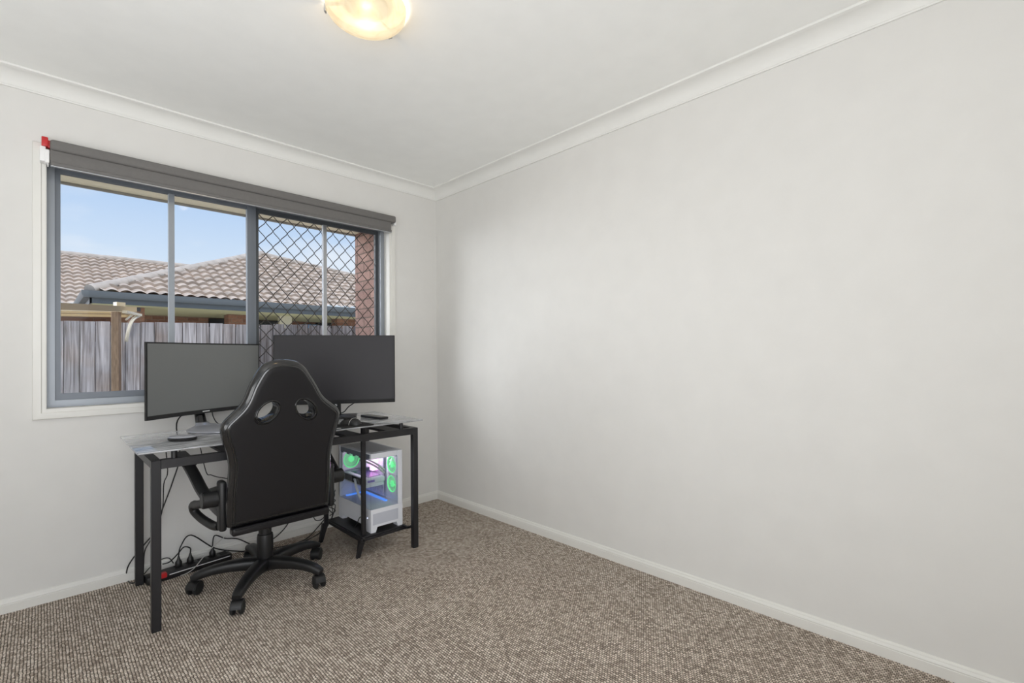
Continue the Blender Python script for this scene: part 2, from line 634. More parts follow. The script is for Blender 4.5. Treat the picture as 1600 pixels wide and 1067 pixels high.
base_prof = [(0, 0), (0.014, 0), (0.014, 0.036), (0.0125, 0.038), (0.0125, 0.040), (0.014, 0.042), (0.013, 0.046),
             (0.010, 0.050), (0.0085, 0.0515), (0.0085, 0.0545), (0.0065, 0.058), (0.003, 0.0605), (0, 0.061)]
run_profile('baseboard_back', base_prof, 'back', XL, 'c', M_trim, 'white moulded baseboard under the window wall', 'baseboard')
run_profile('baseboard_right', base_prof, 'right', YR, 'c', M_trim, 'white moulded baseboard along the bare right wall', 'baseboard')
run_profile('baseboard_left', base_prof, 'left', YR, -0.014, M_trim, 'white moulded baseboard along the left wall', 'baseboard')
cov = [(0, ZC), (0, 2.310), (0.007, 2.310), (0.008, 2.3165)]
for i in range(11):
    a = i/10*pi/2
    cov.append((0.010+0.060*(1-cos(a)), 2.318+0.054*sin(a)))
cov += [(0.073, 2.3735), (0.080, 2.3745), (0.081, ZC)]
run_profile('trim_1', cov, 'back', XL, 'c', M_corn, 'white cove cornice above the window wall', 'cornice')
run_profile('trim_2', cov, 'right', YR, 'c', M_corn, 'white cove cornice above the right wall', 'cornice')
run_profile('trim_3', cov, 'left', YR, -0.08, M_corn, 'white cove cornice above the left wall', 'cornice')


# ------------------------------------------------------------------ window
def ring(bm, x0, x1, z0, z1, w, y0, y1, wb=None, wt=None):
    wb = wb or w; wt = wt or w
    box(bm, x0, x0+w, y0, y1, z0, z1)
    box(bm, x1-w, x1, y0, y1, z0, z1)
    box(bm, x0+w, x1-w, y0, y1, z0, z0+wb)
    box(bm, x0+w, x1-w, y0, y1, z1-wt, z1)


def profring(bm, x0, x1, z0, z1, prof):
    """mitred rectangular ring; prof: (outset from the rectangle, y)"""
    rings = []
    for sx_, sz_, in ((0, 0), (1, 0), (1, 1), (0, 1)):
        rings.append([Vector(((x1+d) if sx_ else (x0-d), y, (z1+d) if sz_ else (z0-d))) for d, y in prof])
    loft(bm, rings, closed_path=True)


win = bpy.data.objects.new('window_1', None)
COL.objects.link(win)
win.location = (-1.3, 0, WZ0)
tag(win, 'wide grey aluminium sliding window above the desk', 'window', kind='structure')
bm = nbm()
profring(bm, WX0+0.002, WX1-0.002, WZ0+0.002, WZ1-0.002, [(0, 0.066), (0, -0.009), (0.003, -0.011), (0.016, -0.012), (0.019, -0.016), (0.038, -0.018), (0.045, -0.016), (0.047, -0.012), (0.047, 0)])
obj('architrave', bm, M_trim, win, smooth=25, label='white moulded architrave')
bm = nbm()
ring(bm, WX0, WX1, WZ0, WZ1, 0.030, 0.062, 0.139, wb=0.034)
obj('outer_frame', bm, M_alu, win, smooth=0)
# sliding left sash
bm = nbm()
ring(bm, -2.147, -1.272, 0.911, 2.013, 0.020, 0.074, 0.097, wb=0.030, wt=0.022)
box(bm, -1.321, -1.292, 0.068, 0.097, 0.911, 2.013)
obj('sash', bm, mat('mid_grey_powdercoat', (112, 118, 126), 0.4, 0.2), win, smooth=0)
bm = nbm(); box(bm, -1.705, -1.679, 0.066, 0.092, 0.941, 1.991)
obj('mullion', bm, M_alu, win, smooth=0)
bm = nbm(); box(bm, -2.127, -1.705, 0.080, 0.084, 0.941, 1.991)
obj('pane', bm, M_pane, win, smooth=0)
bm = nbm(); box(bm, -1.679, -1.321, 0.080, 0.084, 0.941, 1.991)
obj('pane', bm, M_pane, win, smooth=0)
# fixed right sash
bm = nbm()
ring(bm, -1.272, -0.448, 0.911, 2.013, 0.022, 0.098, 0.120, wb=0.030, wt=0.026)
obj('sash', bm, M_alud, win, smooth=0)
bm = nbm(); box(bm, -0.853, -0.830, 0.092, 0.118, 0.941, 1.987)
obj('mullion', bm, M_aluL, win, smooth=0)
bm = nbm(); box(bm, -1.250, -0.853, 0.106, 0.110, 0.941, 1.987)
obj('pane', bm, M_pane, win, smooth=0)
bm = nbm(); box(bm, -0.830, -0.470, 0.106, 0.110, 0.941, 1.987)
obj('pane', bm, M_pane, win, smooth=0)
# diamond security grille outside the fixed half
bm = nbm()
x = -1.2638
k = 0
while x < -0.452:
    pts = []
    z = 0.92
    while z <= 2.0:
        ph = (z-1.945)/0.1
        w = abs(((ph % 1.0)*2)-1)           # 1 at the nodes, 0 half way
        w = w*w*(3-2*w)*0.55 + w*0.45
        s = (w*2-1)*0.0213
        pts.append((x + (s if k % 2 else -s), 0.131 + (0.0012 if k % 2 else -0.0012), z))
        z += 0.0125
    tube(bm, pts, 0.0026, n=6)
    x += 0.0430
    k += 1
obj('security_grille', bm, M_grille, win, label='black diamond-pattern security grille')

# ------------------------------------------------------------------ roller blind
bl = thing('roller_blind', 'grey-brown roller blind rolled up across the top of the window', 'blind', (-1.28, -0.03, 1.977))
bm = nbm(); box(bm, -2.165, -0.400, -0.078, -0.018, 2.050, 2.097, 0.012, 3)
obj('headrail', bm, M_blind, bl)
bm = nbm()
prism(bm, [(-0.060, 1.992), (-0.063, 2.056), (-0.045, 2.062), (-0.040, 2.056), (-0.052, 1.992)], 0, -2.163, -0.434)
obj('fabric', bm, M_blind, bl, smooth=0)
bm = nbm(); box(bm, -2.163, -0.430, -0.066, -0.048, 1.981, 1.999, 0.005, 2)
obj('bottom_rail', bm, M_blind, bl)
bm = nbm(); box(bm, -2.162, -0.432, -0.065, -0.049, 1.9765, 1.981)
obj('bottom_strip', bm, M_aluL, bl, smooth=0, label='pale metal strip')
bm = nbm()
box(bm, -2.198, -2.178, -0.060, -0.012, 1.995, 2.062, 0.003)
box(bm, -2.181, -2.166, -0.062, -0.020, 1.990, 2.05, 0.003)
obj('bracket', bm, M_whitep, bl, label='white plastic bracket')
bm = nbm(); box(bm, -0.4, -0.385, -0.05, -0.012, 2.04, 2.075, 0.003)
obj('bracket', bm, M_whitep, bl, label='white plastic bracket')
bm = nbm()
for z0_ in range(9):
    lathe(bm, [(0.0005, -0.0025), (0.0022, -0.001), (0.0022, 0.001), (0.0005, 0.0025)], 8, T(-2.171, -0.055, 1.975+z0_*0.004))
obj('chain', bm, M_whitep, bl, label='white bead chain')
bm = nbm(); box(bm, -2.192, -2.170, -0.066, -0.026, 2.062, 2.104, 0.003)
box(bm, -2.171, -2.164, -0.06, -0.03, 2.06, 2.092, 0.001)
obj('safety_tag', bm, M_red, bl, label='red plastic clip')

# ------------------------------------------------------------------ ceiling light
LX, LY = -1.357, -1.462
lt = thing('ceiling_light', 'round frosted glass bowl ceiling light, lit warm', 'ceiling light', (LX, LY, ZC))
mb = bpy.data.materials.new('alabaster_glass')
mb.use_nodes = True
t = mb.node_tree
t.nodes.clear()
out = t.nodes.new('ShaderNodeOutputMaterial')
em = t.nodes.new('ShaderNodeEmission')
trl = t.nodes.new('ShaderNodeBsdfTranslucent'); trl.inputs[0].default_value = (0.05, 0.045, 0.038, 1)
trp = t.nodes.new('ShaderNodeBsdfTransparent'); trp.inputs[0].default_value = (0.75, 0.68, 0.55, 1)
gl = t.nodes.new('ShaderNodeBsdfDiffuse'); gl.inputs[0].default_value = (0.12, 0.115, 0.10, 1)
m1 = t.nodes.new('ShaderNodeMixShader'); m1.inputs[0].default_value = 0.35
m2 = t.nodes.new('ShaderNodeMixShader'); m2.inputs[0].default_value = 0.45
ads = t.nodes.new('ShaderNodeAddShader')
tcn = t.nodes.new('ShaderNodeTexCoord')
wv = t.nodes.new('ShaderNodeTexNoise'); wv.inputs['Scale'].default_value = 9; wv.inputs['Distortion'].default_value = 2.5
wr = t.nodes.new('ShaderNodeValToRGB')
wr.color_ramp.elements[0].color = (0.86, 0.72, 0.50, 1); wr.color_ramp.elements[0].position = 0.3
wr.color_ramp.elements[1].color = (1.0, 0.90, 0.68, 1); wr.color_ramp.elements[1].position = 0.62
t.links.new(tcn.outputs['Object'], wv.inputs['Vector']); t.links.new(wv.outputs[0], wr.inputs[0])
t.links.new(wr.outputs[0], em.inputs[0]); em.inputs[1].default_value = 0.50
t.links.new(trl.outputs[0], m1.inputs[1]); t.links.new(gl.outputs[0], m1.inputs[2])
t.links.new(m1.outputs[0], m2.inputs[1]); t.links.new(trp.outputs[0], m2.inputs[2])
t.links.new(m2.outputs[0], ads.inputs[0]); t.links.new(em.outputs[0], ads.inputs[1])
t.links.new(ads.outputs[0], out.inputs[0])
bm = nbm()
R0 = 0.140
prof = []
for i in range(15):
    a = i/14*pi/2
    prof.append((R0*sin(a)**0.9 if i else 0.0, -0.074 + 0.052*(1-cos(a))**1.15))
prof.append((R0+0.002, -0.010))
inner = [(max(r-0.005, 0), z+0.005) for r, z in reversed(prof)]
lathe(bm, prof+inner, 48, T(LX, LY, ZC))
obj('bowl_shade', bm, mb, lt)
bm = nbm(); lathe(bm, [(0.07, -0.016), (0.075, -0.012), (0.075, 0)], 32, T(LX, LY, ZC))
obj('base_plate', bm, mat('lamp_base_grey', (46, 45, 42), 0.6), lt)
for k in range(3):
    a = radians(140 - k*116)
    bm = nbm()
    xbox(bm, T(LX+cos(a)*0.144, LY+sin(a)*0.144, ZC-0.022, a), 0.008, 0.018, 0.028, 0.003)
    tube(bm, [(LX+cos(a)*0.075, LY+sin(a)*0.075, ZC-0.007), (LX+cos(a)*0.144, LY+sin(a)*0.144, ZC-0.007)], 0.004)
    obj('clip', bm, M_aluL, lt, label='small metal clip')
bulb = add_light('lamp_bulb', 'POINT', (0, 0, -0.040), 9, (1.0, 0.86, 0.68), shadow_soft_size=0.028)
bulb.parent = lt

# ------------------------------------------------------------------ desk
DZ = 0.745
dk = thing('computer_desk', 'black steel and smoked glass computer desk under the window', 'desk', (-1.26, -0.4, 0))
bm = nbm(); box(bm, -1.934, -0.640, -0.748, -0.185, DZ-0.008, DZ, 0.0025, 2)
obj('glass_top', bm, M_deskglass, dk, label='smoked tempered glass top')
LEGS = [(-1.879, -1.846, -0.658, -0.626), (-1.869, -1.836, -0.112, -0.080), (-0.668, -0.636, -0.690, -0.658), (-0.668, -0.636, -0.112, -0.080)]
for x0, x1, y0, y1 in LEGS:
    bm = nbm(); box(bm, x0, x1, y0, y1, 0.004, 0.692, 0.002, 1)
    lg = obj('leg', bm, M_frame, dk)
    bm = nbm(); box(bm, x0+0.001, x1-0.001, y0+0.001, y1-0.001, 0.0, 0.005)
    obj('foot_cap', bm, M_rubber, lg)
bm = nbm()
loft(bm, [[Vector((-1.846, -0.658, 0.656)), Vector((-1.846, -0.626, 0.656)), Vector((-1.846, -0.626, 0.692)), Vector((-1.846, -0.658, 0.692))],
          [Vector((-0.668, -0.690, 0.656)), Vector((-0.668, -0.658, 0.656)), Vector((-0.668, -0.658, 0.692)), Vector((-0.668, -0.690, 0.692))]])
obj('front_rail', bm, M_frame, dk, smooth=0)
bm = nbm(); box(bm, -1.836, -0.668, -0.112, -0.080, 0.656, 0.692, 0.001, 1)
obj('back_rail', bm, M_frame, dk)
for x0, x1, y0 in ((-1.879, -1.846, -0.626), (-0.668, -0.636, -0.658)):
    bm = nbm(); box(bm, x0, x1, y0, -0.112, 0.660, 0.692, 0.001, 1)
    obj('side_rail', bm, M_frame, dk)
for xc in (-1.575, -1.005, -0.775):
    bm = nbm(); box(bm, xc-0.044, xc+0.044, -0.650, -0.112, 0.676, 0.690, 0.002, 1)
    obj('cross_bar', bm, M_frame, dk)
for x_, y_ in ((-0.735, -0.668), (-1.80, -0.642), (-0.775, -0.24), (-1.575, -0.24)):
    bm = nbm(); lathe(bm, [(0.011, 0.690), (0.011, DZ-0.011), (0.017, DZ-0.010), (0.017, DZ-0.008)], 16, T(x_, y_, 0))
    obj('glass_support', bm, M_frame, dk)
# shelf for the computer, hung between the right legs and two posts
SZ = 0.118
bm = nbm()
box(bm, -0.948, -0.672, -0.612, -0.185, SZ-0.010, SZ, 0.002, 1)
obj('cpu_shelf', bm, M_frame, dk)
bm = nbm()
box(bm, -0.955, -0.935, -0.62, -0.18, SZ-0.026, SZ-0.006, 0.002, 1)
box(bm, -0.948, -0.66, -0.62, -0.606, SZ-0.022, SZ-0.008, 0.002, 1)
box(bm, -0.69, -0.645, -0.66, -0.645, SZ-0.008, SZ+0.004, 0.001, 1)
box(bm, -0.692, -0.680, -0.66, -0.60, SZ-0.008, SZ+0.004, 0.001, 1)
obj('shelf_frame', bm, M_frame, dk)
for x_, y_, ztop in ((-0.922, -0.580, DZ-0.009), (-0.975, -0.215, 0.676)):
    bm = nbm(); box(bm, x_-0.012, x_+0.012, y_-0.009, y_+0.009, SZ-0.02, ztop, 0.002, 1)
    obj('shelf_post', bm, M_frame, dk)
    bm = nbm()
    for dx0, dx1 in ((-0.015, -0.038), (0.006, -0.030)):
        rr = []
        for z, dx, w in ((SZ-0.008, dx0, 0.010), (0.06, (dx0+dx1)/2, 0.0075), (0.0, dx1, 0.006)):
            rr.append([Vector((x_+dx+sx_*w, y_+sy_*0.008, z)) for sx_, sy_ in ((-1, -1), (1, -1), (1, 1), (-1, 1))])
        loft(bm, rr)
    obj('shelf_foot', bm, M_frame, dk)

# ------------------------------------------------------------------ gaming chair
CX, CY = -1.408, -0.510
ch = thing('gaming_chair', 'black leather racing-style office chair pulled up to the desk, seen from behind', 'chair', (CX, CY, 0))


def BK(u, z, off):
    """point of the backrest: u across, z height, off>0 towards the seat, measured from the rear plane"""
    vv = Vector((0, -0.09, 0.71)); L_ = vv.length
    nn = Vector((0, 0.71, 0.09))/L_
    return Vector((CX+u-0.008, -0.775 + (z-0.37)*(-0.09/0.71), z)) + nn*off


half = [(0.0, 0.377), (0.10, 0.377), (0.198, 0.377), (0.216, 0.382), (0.222, 0.398), (0.223, 0.42), (0.224, 0.46), (0.224, 0.53), (0.221, 0.60), (0.221, 0.655),
        (0.231, 0.71), (0.245, 0.765), (0.2535, 0.81), (0.2535, 0.838), (0.241, 0.862), (0.210, 0.890), (0.184, 0.914), (0.166, 0.940), (0.145, 0.985),
        (0.124, 1.025), (0.104, 1.056), (0.080, 1.078), (0.045, 1.091), (0.0, 1.095)]
loop = [Vector((u, z, 0)) for u, z in half] + [Vector((-u, z, 0)) for u, z in reversed(half[1:-1])]
loop = [Vector((p.x, p.y)) for p in crom(loop, 4, True)]
for p in loop:          # the worn shell sits slightly askew
    if p.y > 0.87:
        p.x -= (0.026 if p.x > 0 else 0.014)*((p.y-0.87)/0.225)
    if p.x < -0.12 and 0.70 < p.y < 0.98:
        p.y -= 0.018*sin(pi*(p.y-0.70)/0.28)
holes = []
for s in (-1, 1):
    c = Vector((s*0.080, 0.872))
    ang = radians(45 if s < 0 else 135)
    hl = []
    for i in range(28):
        a = 2*pi*i/28
        q = Vector((cos(a)*0.050, sin(a)*0.0345))
        hl.append(c + Vector((q.x*cos(ang)-q.y*sin(ang), q.x*sin(ang)+q.y*cos(ang))))
    holes.append(hl)


def inside(p, poly):
    r_ = False
    n = len(poly)
    for i in range(n):
        a, b = poly[i], poly[(i+1) % n]
        if (a.y > p.y) != (b.y > p.y) and p.x < (b.x-a.x)*(p.y-a.y)/(b.y-a.y)+a.x:
            r_ = not r_
    return r_


def dist(p, poly):
    best = 9
    n = len(poly)
    for i in range(n):
        a, b = poly[i], poly[(i+1) % n]
        ab = b-a
        t_ = max(0, min(1, (p-a).dot(ab)/max(ab.dot(ab), 1e-12)))
        best = min(best, (a+ab*t_-p).length)
    return best


V2, E2 = list(loop), [(i, (i+1) % len(loop)) for i in range(len(loop))]
for hl in holes:
    b0 = len(V2); V2 += hl; E2 += [(b0+i, b0+(i+1) % len(hl)) for i in range(len(hl))]
# rings hugging the outline give the rolled edge, then a grid fills the rest
def inset(poly, d):
    n = len(poly); res = []
    for i in range(n):
        a, b, c = poly[i-1], poly[i], poly[(i+1) % n]
        tn = (c-a).normalized()
        res.append(b + Vector((-tn.y, tn.x))*d)
    return res
for d in (0.004, 0.010, 0.018, 0.028):
    V2 += [p for p in inset(loop, d) if inside(p, loop) and dist(p, loop) > d*0.8]
g = 0.014
for i in range(-20, 21):
    for j in range(0, 58):
        p = Vector((i*g, 0.345+j*g))
        if inside(p, loop) and dist(p, loop) > 0.036 and all(not inside(p, h_) and dist(p, h_) > 0.006 for h_ in holes):
            V2.append(p)
cv, ce, cf, _, _, _ = delaunay_2d_cdt(V2, E2, [], 0, 1e-5)
tris = []
for f in cf:
    c = (cv[f[0]]+cv[f[1]]+cv[f[2]])/3
    if inside(c, loop) and not any(inside(c, h_) for h_ in holes):
        tris.append(f)
bm = nbm()
TR, TF = 0.030, 0.028
rear, front = {}, {}
onb = set()
used = {i for f in tris for i in f}
for i in used:
    p = cv[i]
    d = dist(p, loop)
    if d < 2e-4:
        v = bm.verts.new(BK(p.x, p.y, TR))
        rear[i] = front[i] = v
        continue
    q = min(d/0.036, 1)
    pr = sqrt(max(0, 1-(1-q)**2))
    q2 = min(d/0.05, 1)
    pf = sqrt(max(0, 1-(1-q2)**2))
    bol = 0.012*math.exp(-((d-0.045)/0.03)**2) if p.y < 0.86 else 0.006
    puff = 0.004*cos(min(abs(p.x)/0.2, 1)*pi/2)
    rear[i] = bm.verts.new(BK(p.x, p.y, TR*(1-pr) - puff*q))
    front[i] = bm.verts.new(BK(p.x, p.y, TR + (TF+bol)*pf))
for f in tris:
    bm.faces.new([rear[i] for i in f])
    if len({front[i] for i in f} | {rear[i] for i in f}) > 3:
        try:
            bm.faces.new([front[i] for i in reversed(f)])
        except ValueError:
            pass
# walls of the two pass-through holes
hidx = []
for hl in holes:
    ids = []
    for p in hl:
        ids.append(min(used, key=lambda i: (cv[i]-p).length))
    for i in range(len(ids)):
        a, b = ids[i], ids[(i+1) % len(ids)]
        if a != b:
            bm.faces.new((rear[a], rear[b], front[b], front[a]))
key = {}
for i in used:
    key[rear[i]] = key[front[i]] = dist(cv[i], loop)
for f in bm.faces:
    f.material_index = 1 if max(key[v] for v in f.verts) < 0.0285 else 0
back = obj('backrest', bm, M_leather, ch, smooth=60)
back.data.materials.append(M_leather2)
for d, r_, m_ in ((0.0285, 0.0028, M_pipe), (0.020, 0.0016, M_pipe)):
    ins = inset(loop, d)
    bm = nbm()
    pts = []
    for p in ins:
        q = min(d/0.036, 1)
        pts.append(BK(p.x, p.y, TR*(1-sqrt(1-(1-q)**2)) - 0.0005))
    tube(bm, pts, r_, n=8, closed=True)
    obj('piping', bm, m_, back)
for hl in holes:
    c = sum(hl, Vector((0, 0)))/len(hl)
    bm = nbm()
    tube(bm, [BK(*(c+(p-c)*1.10), -0.003) for p in hl], 0.0042, n=8, closed=True)
    tube(bm, [BK(*(c+(p-c)*1.26), -0.0020) for p in hl], 0.0018, n=6, closed=True)
    # smooth plastic lining, narrower towards the front
    loft(bm, [[BK(*(c+(p-c)*k_), o_) for p in hl] for k_, o_ in ((1.04, -0.003), (0.93, 0.014), (0.87, 0.035), (0.86, 0.060))], cap=False)
    obj('hole_trim', bm, M_bgloss, back, label='glossy black ring around an oval opening')
bm = nbm()
xbox(bm, T(CX, -0.748, 0.362, 0, 0, 0), 0.420, 0.052, 0.034, 0.009, 3)
tube(bm, [(CX-0.20, -0.7745, 0.372), (CX+0.20, -0.7745, 0.372)], 0.0022, n=6)
obj('seat_skirt', bm, M_leather, ch)
# seat
bm = nbm()
sec = []
for y_, w, zt, zb in ((-0.775, 0.19, 0.405, 0.355), (-0.755, 0.205, 0.425, 0.345), (-0.65, 0.210, 0.445, 0.345), (-0.45, 0.215, 0.455, 0.35), (-0.30, 0.215, 0.465, 0.355), (-0.255, 0.21, 0.455, 0.365), (-0.24, 0.20, 0.435, 0.38)):
    rr = []
    for i in range(24):
        a = 2*pi*i/24
        ca, sa = cos(a), sin(a)
        rr.append(Vector((CX + w*(abs(ca)**0.45)*(1 if ca > 0 else -1), y_, (zt+zb)/2 + (zt-zb)/2*(abs(sa)**0.55)*(1 if sa > 0 else -1))))
    sec.append(rr)
loft(bm, sec)
# keep the seat in front of the backrest's rear face
for v in bm.verts:
    v.co.y = max(v.co.y, -0.730)
obj('seat', bm, M_leather, ch, smooth=60)
bm = nbm()
box(bm, CX-0.085, CX+0.085, CY-0.13, CY+0.12, 0.318, 0.350, 0.008)
box(bm, CX-0.045, CX+0.045, CY-0.07, CY+0.07, 0.290, 0.322, 0.008)
tube(bm, [(CX+0.06, CY-0.02, 0.322), (CX+0.20, CY-0.03, 0.315), (CX+0.24, CY-0.03, 0.312)], 0.006, n=8)
obj('tilt_mechanism', bm, M_bplast, ch)
bm = nbm()
lathe(bm, [(0.029, 0.235), (0.029, 0.295)], 24, T(CX, CY, 0))
obj('gas_lift', bm, M_bplast, ch)
bm = nbm()
lathe(bm, [(0.031, 0.075), (0.037, 0.10), (0.0365, 0.225), (0.034, 0.238), (0.03, 0.240)], 24, T(CX, CY, 0))
obj('column_cover', bm, M_bplast, ch)
bm = nbm()
lathe(bm, [(0.045, 0.068), (0.055, 0.078), (0.052, 0.118), (0.042, 0.124)], 24, T(CX, CY, 0))
obj('hub', bm, M_bplast, ch)
for k in range(5):
    a = radians(15.5+72*k)
    M5 = T(CX, CY, 0, a)
    bm = nbm()
    rr = []
    for r_, zc, w, hh in ((0.03, 0.096, 0.034, 0.030), (0.09, 0.104, 0.031, 0.027), (0.16, 0.106, 0.0275, 0.024), (0.22, 0.101, 0.025, 0.021),
                          (0.265, 0.092, 0.0235, 0.019), (0.290, 0.083, 0.022, 0.016), (0.307, 0.076, 0.019, 0.012)):
        sl = 0.0 if r_ < 0.2 else (r_-0.2)*3.5
        rr.append([M5 @ Vector((r_ + cos(q)*0 + hh*sin(q)*sl, w*(abs(cos(q))**0.6)*(1 if cos(q) > 0 else -1), zc + hh*(abs(sin(q))**0.6)*(1 if sin(q) > 0 else -1))) for q in [2*pi*i/16 for i in range(16)]])
    loft(bm, rr)
    obj('base_spoke', bm, M_bplast, ch)
    ca_ = a + radians((35, -20, 60, 10, -40)[k])
    M6 = M5 @ T(0.297, 0, 0, ca_-a)
    bm = nbm()
    # hood between the twin wheels
    hood = []
    for i in range(13):
        q = radians(5 + i*16.5)
        hood.append((cos(q)*0.0335 - 0.004, 0.030+sin(q)*0.0335))
    hood += [(-0.020, 0.030), (0.012, 0.026)]
    A_ = []
    for s in (-0.024, -0.021, 0.021, 0.024):
        A_.append([M6 @ Vector(((x_+0.004)*(0.9 if abs(s) > 0.022 else 1)-0.004, s, 0.03+(z_-0.03)*(0.9 if abs(s) > 0.022 else 1))) for x_, z_ in hood])
    loft(bm, A_)
    tube(bm, [M6 @ Vector((0, 0, 0.055)), M6 @ Vector((0, 0, 0.078))], 0.006, n=10)
    cs = obj('caster', bm, M_bplast, ch)
    for s in (-1, 1):
        bm = nbm()
        lathe(bm, [(0.020, 0), (0.026, 0.001), (0.029, 0.004), (0.029, 0.013), (0.026, 0.017), (0.008, 0.0185)], 28,
              M6 @ T(-0.004, s*0.0085, 0.029, 0, -s*pi/2))
        obj('wheel', bm, M_rubber, cs)
# flip-up armrests, one on each side
for s in (-1, 1):
    X = lambda v: CX + s*v
    ax_ = bpy.data.objects.new('armrest', None)
    COL.objects.link(ax_); ax_.parent = ch
    bm = nbm()
    xbox(bm, T(X(0.236), -0.715, 0.474), 0.030, 0.056, 0.215, 0.012, 3)
    obj('bracket', bm, M_bplast, ax_)
    bm = nbm()
    lathe(bm, [(0.030, -0.036), (0.034, -0.032), (0.034, 0.032), (0.030, 0.036), (0.012, 0.0365)], 28, T(X(0.272), -0.700, 0.505, 0, 0, pi/2))
    obj('pivot_drum', bm, M_bplast, ax_)
    bm = nbm()
    tube(bm, [(X(0.285), -0.690, 0.515), (X(0.292), -0.62, 0.540), (X(0.300), -0.53, 0.585), (X(0.305), -0.46, 0.612), (X(0.306), -0.40, 0.624)], 0.020, n=10, k=4, ry=0.024)
    obj('arm', bm, M_bplast, ax_)
    bm = nbm()
    xbox(bm, T(X(0.306), -0.360, 0.632, 0, radians(3)), 0.062, 0.24, 0.026, 0.011, 3)
    obj('arm_pad', bm, M_bplast, ax_)
    bm = nbm()
    tube(bm, [(X(0.285), -0.690, 0.490), (X(0.300), -0.61, 0.470), (X(0.305), -0.545, 0.455), (X(0.300), -0.530, 0.425), (X(0.280), -0.57, 0.395), (X(0.255), -0.65, 0.378), (X(0.240), -0.69, 0.380)], 0.018, n=10, k=5)
    obj('lower_arm', bm, M_bplast, ax_)

# ------------------------------------------------------------------ curved monitor on the left
LM = thing('curved_monitor', 'curved widescreen monitor, switched off, on the left side of the desk', 'monitor', (-1.585, -0.165, DZ), radians(24.6))
mp_ = (lambda x_, y_, z_: Vector((x_, y_, z_)))
Wm, Z0m, Z1m, RAD = 0.306, 0.074, 0.437, 1.75


def curve_panel(bm, hw, z0, z1, yf, yb, n=28, bulge=0.0):
    ringsP = []
    for i in range(n+1):
        u = -1+2*i/n
        x_ = u*hw
        sag = -(x_*x_)/(2*RAD)
        tb = yb + bulge*(1-u*u)
        ringsP.append([mp_(x_, sag+yf, z0), mp_(x_, sag+yf, z1), mp_(x_, sag+tb, z1-(0.03 if bulge else 0)), mp_(x_, sag+tb, z0+(0.03 if bulge else 0))])
    loft(bm, ringsP)


bm = nbm(); curve_panel(bm, Wm, Z0m, Z1m, 0.0, 0.012)
hs = obj('bezel', bm, M_bplast, LM, world=False, smooth=30)
bm = nbm(); curve_panel(bm, Wm-0.012, Z0m+0.006, Z1m-0.006, 0.012, 0.020, bulge=0.03)
obj('back_housing', bm, M_bgloss, LM, world=False)
bm = nbm(); curve_panel(bm, Wm-0.007, Z0m+0.020, Z1m-0.007, -0.0012, 0.002)
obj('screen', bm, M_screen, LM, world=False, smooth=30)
bm = nbm(); box(bm, -0.017, 0.020, -0.0022, 0.002, Z0m+0.0085, Z0m+0.0125)
obj('logo', bm, M_whitep, hs, world=False, smooth=0, label='small pale maker mark on the lower bezel')
bm = nbm()
ell = lambda rx, ry, z, cx, cy, n=40: [Vector((cx+rx*cos(2*pi*i/n), cy+ry*sin(2*pi*i/n), z)) for i in range(n)]
bx, by = -0.020, -0.140
loft(bm, [ell(0.138, 0.150, 0.0, bx, by), ell(0.144, 0.156, 0.003, bx, by), ell(0.144, 0.156, 0.008, bx, by), ell(0.138, 0.150, 0.011, bx, by),
          ell(0.055, 0.040, 0.0125, 0.0, 0.0), ell(0.036, 0.024, 0.017, 0.0, 0.022), ell(0.031, 0.018, 0.026, 0.0, 0.030)])
obj('stand_base', bm, M_sheen, LM, world=False, smooth=50)
bm = nbm()
rr = []
for z, y_, w, d_ in ((0.018, 0.032, 0.030, 0.014), (0.07, 0.046, 0.027, 0.013), (0.12, 0.058, 0.026, 0.013), (0.20, 0.052, 0.026, 0.014)):
    rr.append([Vector((w*cos(q), y_+d_*sin(q), z)) for q in [2*pi*i/20 for i in range(20)]])
loft(bm, rr)
obj('stand_neck', bm, M_bgloss, LM, world=False)

# ------------------------------------------------------------------ flat monitor on the right
RM = thing('flat_monitor', 'large flat monitor, switched off, at the right end of the desk', 'monitor', (-0.945, -0.300, DZ), radians(-30.9))
hw, z0m, z1m = 0.337, 0.084, 0.488
bm = nbm(); box(bm, -hw, hw, -0.030, 0.004, z0m, z1m, 0.003, 2)
bz = obj('bezel', bm, M_bplast, RM, world=False)
bm = nbm(); box(bm, -hw+0.006, hw-0.006, -0.0312, -0.028, z0m+0.022, z1m-0.006)
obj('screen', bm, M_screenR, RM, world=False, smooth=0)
bm = nbm(); box(bm, -0.2, 0.2, 0.002, 0.028, z0m+0.03, z1m-0.08, 0.012, 2)
obj('back_housing', bm, M_bplast, RM, world=False)
bm = nbm()
box(bm, -0.020, 0.020, 0.026, 0.046, 0.010, 0.30, 0.004, 2)
nk = obj('stand_neck', bm, M_bplast, RM, world=False)
bm = nbm(); lathe(bm, [(0.008, 0), (0.008, 0.002), (0.006, 0.003)], 20, T(-0.008, 0.0265, 0.070, 0, pi/2))
obj('sticker', bm, M_whitep, nk, world=False, label='round white sticker')
bm = nbm(); box(bm, -0.11, 0.11, -0.06, 0.10, 0.0, 0.011, 0.004, 2)
obj('stand_base', bm, M_bplast, RM, world=False)

